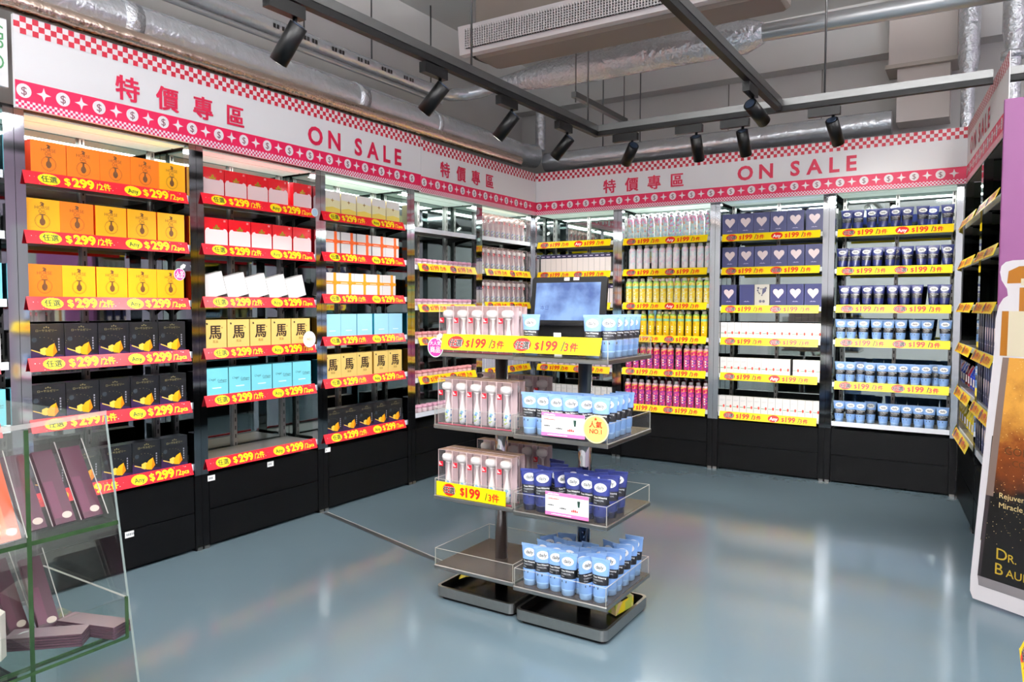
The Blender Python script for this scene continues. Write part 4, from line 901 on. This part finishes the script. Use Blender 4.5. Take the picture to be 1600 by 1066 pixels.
def spot(pos, along, aim, label):
    root = empty('track_spotlight', Matrix.Translation(pos), label, 'spotlight', 'black track spotlights')
    a = Vector(along)
    q = MB(); n = Vector((-a.y, a.x, 0)); c0 = Vector((0, 0, -.045))
    pts = [c0+a*sx*.09-a*.05+n*sy*.019+Z*sz*.025 for sz in (-1, 1) for sx, sy in ((-1, -1), (1, -1), (1, 1), (-1, 1))]
    q.faces(pts, [(0, 3, 2, 1), (4, 5, 6, 7), (0, 1, 5, 4), (1, 2, 6, 5), (2, 3, 7, 6), (3, 0, 4, 7)], M_black); q.build('adapter', root)
    d = (Vector(aim)-Vector(pos)).normalized(); piv = Vector((0, 0, -.125)); top = piv-d*.03
    MB().rod((0, 0, -.07), (0, 0, -.12), .009, M_black, 10).rod(Vector((0, 0, -.118)), top+d*.02, .010, M_black, 10).build('stem', root)
    e = top+d*.165
    MB().rod(top, e, .037, M_black, 20).rod(top-d*.004, top-d*.001, .027, mat('heat_sink', (44, 56, 76), .3, .6), 16).build('can', root)
    MB().rod(e-d*.001, e+d*.001, .030, mat('spot_lens', (255, 250, 240), .3, emit=14), 16).build('lens', root)
    l = lamp('spot_beam', 'SPOT', e+d*.02, e+d*3, SPOT_W, (1., .97, .92), root, spot_size=math.radians(66), spot_blend=.6, shadow_soft_size=.03)
    return root
SPT = [((1.40, -4.20, ZK), Y, (.2, -4.45, 1.0), 'black track spotlight nearest the camera, over the orange box bay'), ((1.40, -3.27, ZK), Y, (.0, -3.55, 1.1), 'black track spotlight over the red box bay'),
       ((1.40, -2.60, ZK), Y, (.0, -2.85, 1.0), 'black track spotlight over the ribbon box bay'), ((1.40, -1.92, ZK), Y, (-.1, -1.9, 1.1), 'black track spotlight just before the track corner'),
       ((1.67, -1.48, ZK), X, (.35, -.25, 1.3), 'black track spotlight just after the track corner'), ((2.12, -1.48, ZK), X, (2.05, 0.05, .3), 'black track spotlight above the spray bottle bay'),
       ((2.42, -1.48, ZK), X, (2.5, 0.05, .3), 'black track spotlight above the heart box bay'), ((2.95, -1.48, ZK), X, (3.25, .1, 1.0), 'black track spotlight above the tube bay'),
       ((2.645, -2.12, ZK), Y, (3.05, -.7, 1.9), 'black track spotlight tilted outwards under the overhead track')]
for a in SPT: spot(*a)
for y in (-5.4, -6.6): spot((1.40, y, ZK), Y, (.0, y, .8), 'black track spotlight out of frame along the long track at %.1f metres' % -y)
for y in (-4.4, -5.6): spot((2.645, y, ZK), Y, (2.2, y+1.6, .6), 'black track spotlight out of frame along the overhead track at %.1f metres' % -y)
def duct(name, pts, r, m_, label, cat='duct', rings=(), seg=20):
    o = tag(MB().pipe(pts, r, m_, seg).build(name), label, cat)
    for p in rings:
        a, b = Vector(p[0]), Vector(p[1]); MB().rod(a, b, p[2], M_foil, 20).build('joint_band', o)
    return o
def seg_pts(a, b, n): a, b = Vector(a), Vector(b); return [a+(b-a)*i/n for i in range(n+1)]
duct('foil_duct', seg_pts((-.13, -7.5, 2.88), (-.13, -.02, 2.88), 10)+[(-.06, .14, 2.88)], .115, M_foil2, 'large foil duct lying above the long sale sign', rings=[((-.13, -4.05, 2.88), (-.13, -3.95, 2.88), .118), ((-.13, -2.35, 2.88), (-.13, -2.25, 2.88), .118), ((-.13, -1.45, 2.88), (-.13, -1.40, 2.88), .118)])
duct('foil_duct', seg_pts((.0, .26, 2.83), (3.1, .26, 2.83), 6), .095, M_foil2, 'foil duct lying above the wide sale sign')
duct('insulated_pipe', seg_pts((.02, -7.5, 2.755), (.02, -.3, 2.755), 8), .045, mat('copper_foil', (232, 208, 192), .22, 1., bump=.4, bscale=20), 'slim coppery pipe under the large foil duct', 'pipe')
pp = seg_pts((-.15, -7.5, 3.17), (-.15, -1.35, 3.17), 8)+[(-.13, -1.18, 3.18), (-.05, -1.06, 3.20), (.08, -1.0, 3.22), (.25, -1.0, 3.24)]
o_ = duct('foil_pipe', pp, .052, M_foil2, 'slim foil pipe with black print along the upper wall', 'pipe', rings=[((-.16, -1.42, 3.17), (-.16, -1.30, 3.17), .06)])
q = MB()
for i, yy in enumerate((-3.05, -2.8, -2.55, -2.3, -2.05, -1.8)): [q.face([(-.097, yy+a, 3.15), (-.097, yy+a+.02, 3.15), (-.097, yy+a+.02, 3.178), (-.097, yy+a, 3.178)], M_dark) for a in (0, .028, .07, .098)]
q.build('printed_marks', o_)
duct('galvanised_conduit', seg_pts((-.12, -7.5, 3.085), (-.12, -1.3, 3.085), 4), .016, M_pipe, 'thin galvanised conduit under the slim foil pipe', 'pipe')
duct('foil_duct', [(.2, -1.0, 3.245), (.45, -1.0, 3.25), (.75, -1.0, 3.255), (1.2, -1.0, 3.26), (1.8, -1.0, 3.26), (2.3, -1.0, 3.26), (2.42, -1.0, 3.26)], [.05, .075, .11, .12, .12, .12, .07], M_foil, 'crinkled foil duct hanging below the fan coil unit')
duct('galvanised_pipe', seg_pts((2.4, -1.0, 3.26), (4.6, -1.0, 3.22), 4), .058, M_pipe, 'smooth grey pipe leaving the crinkled foil duct', 'pipe')
for x, y, z0, lab in ((3.60, .18, 2.70, 'upright foil pipe in the far corner'), (3.86, -.35, 2.55, 'upright foil pipe behind the steep sale sign')):
    duct('foil_riser', [(x, y, z0), (x, y, 3.05), (x, y, 3.2), (x, y, 3.84)], [.045, .045, .07, .07], M_foil, lab, 'pipe', rings=[((x, y, 3.02), (x, y, 3.06), .075)])
duct('foil_riser', [(-.05, .22, 2.95), (-.05, .22, 3.40)], .05, M_foil, 'short upright foil pipe at the corner over the two signs', 'pipe')
# fan coil unit with a long grille
f = empty('fan_coil_unit', Matrix.Translation((.66, -2.02, 3.14)), 'grey ceiling fan coil unit with a long white grille', 'air conditioner')
MB().cbox(.02, 2.08, .06, .36, -.02, .46, mat('unit_grey', (120, 110, 102), .5), .02).pipe([(.02, .21, .14), (.0, .21, .14), (-.07, .21, .14)], [.15, .145, .11], M_blackmat, 18).build('casing', f)
g = MB(); n_ = Vector((0, -1, -.12)); U = Vector((0, -.02, .19)); 
g.prism([(-.06, 0), (2.14, 0), (2.14, 1.), (-.06, 1.)], (0, 0, 0), X, U, (0, .06, 0), mat('grille_white', (206, 200, 200), .45)); g.build('grille_frame', f)
g = MB(); g.face([Vector((.0, -.004, 0))+U*.17, Vector((2.08, -.004, 0))+U*.17, Vector((2.08, -.004, 0))+U*.83, Vector((0, -.004, 0))+U*.83], mat('grille_dark', (34, 32, 32), .6))
for i in range(106):
    x = .006+2.07*i/105; g.box(x-.0032, x+.0032, -.034, -.022, .031, .160, MATS['grille_white'])
for k_ in range(8):
    z = .036+.0165*k_; g.box(0, 2.08, -.032, -.023, z-.002, z+.002, MATS['grille_white'])
g.build('grille', f)
for i, (x, y) in enumerate(((.08, .12), (.08, .32), (2.0, .12), (2.0, .32))): MB().rod((x, y, .4), (x, y, .71), .005, M_galv, 8).build('hanger_rod', f)
# threaded hanger rods, each reaching the ceiling
for x, y, z0, lab in ((-.15, -2.75, 3.22, 'thin hanger rod above the large spotlight'), (-.15, -2.1, 3.2, 'thin hanger rod beside the slim foil pipe'), (-.15, -1.4, 3.2, 'thin hanger rod near the foil elbow'), (1.40, -3.0, ZK+.06, 'bright hanger rod of the long track'),
                      (1.40, -1.62, ZK+.06, 'thin hanger rod at the track corner'), (2.9, -1.48, ZK+.06, 'thin hanger rod of the cross track'), (2.3, -1.0, 3.32, 'thin hanger rod of the crinkled duct'), (1.0, .26, 2.9, 'thin hanger rod of the back duct'), (.62, .26, 2.9, 'short hanger rod near the duct corner')):
    tag(MB().rod((x, y, z0), (x, y, H+.002), .006, M_galv, 8).build('hanger_rod'), lab, 'rod', 'hanger rods')
s = empty('strut_trapeze', Matrix.Translation((1.2, -1.45, 2.92)), 'slotted steel strut hung on two rods behind the track corner', 'bracket')
MB().box(-.02, .02, 0, .92, -.02, .02, M_galv).build('strut_channel', s)
for y in (.03, .89): MB().rod((0, y, -.05), (0, y, H-2.92+.001), .005, M_galv, 8).build('hanger_rod', s)
# boxed-in soffit column on the back wall
struct(MB().box(3.06, 3.52, .30, .6, 3.28, H, mat('soffit_white', (206, 196, 190), .7)).box(3.04, 3.54, .28, .6, 3.25, 3.28, mat('soffit_ledge', (176, 166, 156), .7)).box(3.12, 3.48, .33, .6, 2.84, 3.25, mat('soffit_white')).build('pillar'))
p_ = MB().box(3.10, 3.50, .04, .10, 2.86, 2.98, mat('soffit_white'))
for x, lab in ((1.72, 'vertical'), (2.52, 'second')):
    struct(MB().box(x, x+.006, .592, .601, 2.6, 3.42, mat('joint_grey', (120, 114, 108), .8)).build('trim_%s' % lab))
# unseen fill lamps added behind and beside the camera to brighten room and ceiling
for i, (x, y) in enumerate(((5.2, -2.6), (5.2, -6.0), (2.0, -5.9), (3.6, -8.2), (.9, -8.2), (5.4, -8.4), (3.5, -4.6))):
    l = empty('added_panel_lamp', Matrix.Translation((x, y, 3.30)), 'added white panel lamp for fill light, out of frame, %s from the splayed bays' % ORD[i], 'added fill lamp', 'added fill lamps out of view')
    MB().box(-.61, .61, -.16, .16, 0, .05, M_white).build('housing', l); MB().box(-.58, .58, -.13, .13, -.004, 0, mat('fill_lamp_diffuser', (250, 250, 255), .5, emit=3)).build('diffuser', l)
    for sx in (-.5, .5): MB().rod((sx, 0, .05), (sx, 0, H-3.30+.001), .004, M_galv, 8).build('hanger_rod', l)
    lamp('added_panel_light', 'AREA', (0, 0, -.01), (0, 0, -1), PANEL_W, (.95, .98, 1.), l, shape='RECTANGLE', size=1.16, size_y=.26)
    lamp('added_uplight', 'AREA', (0, 0, .06), (0, 0, 1), UP_W, (.97, .985, 1.), l, shape='RECTANGLE', size=1.16, size_y=.26)
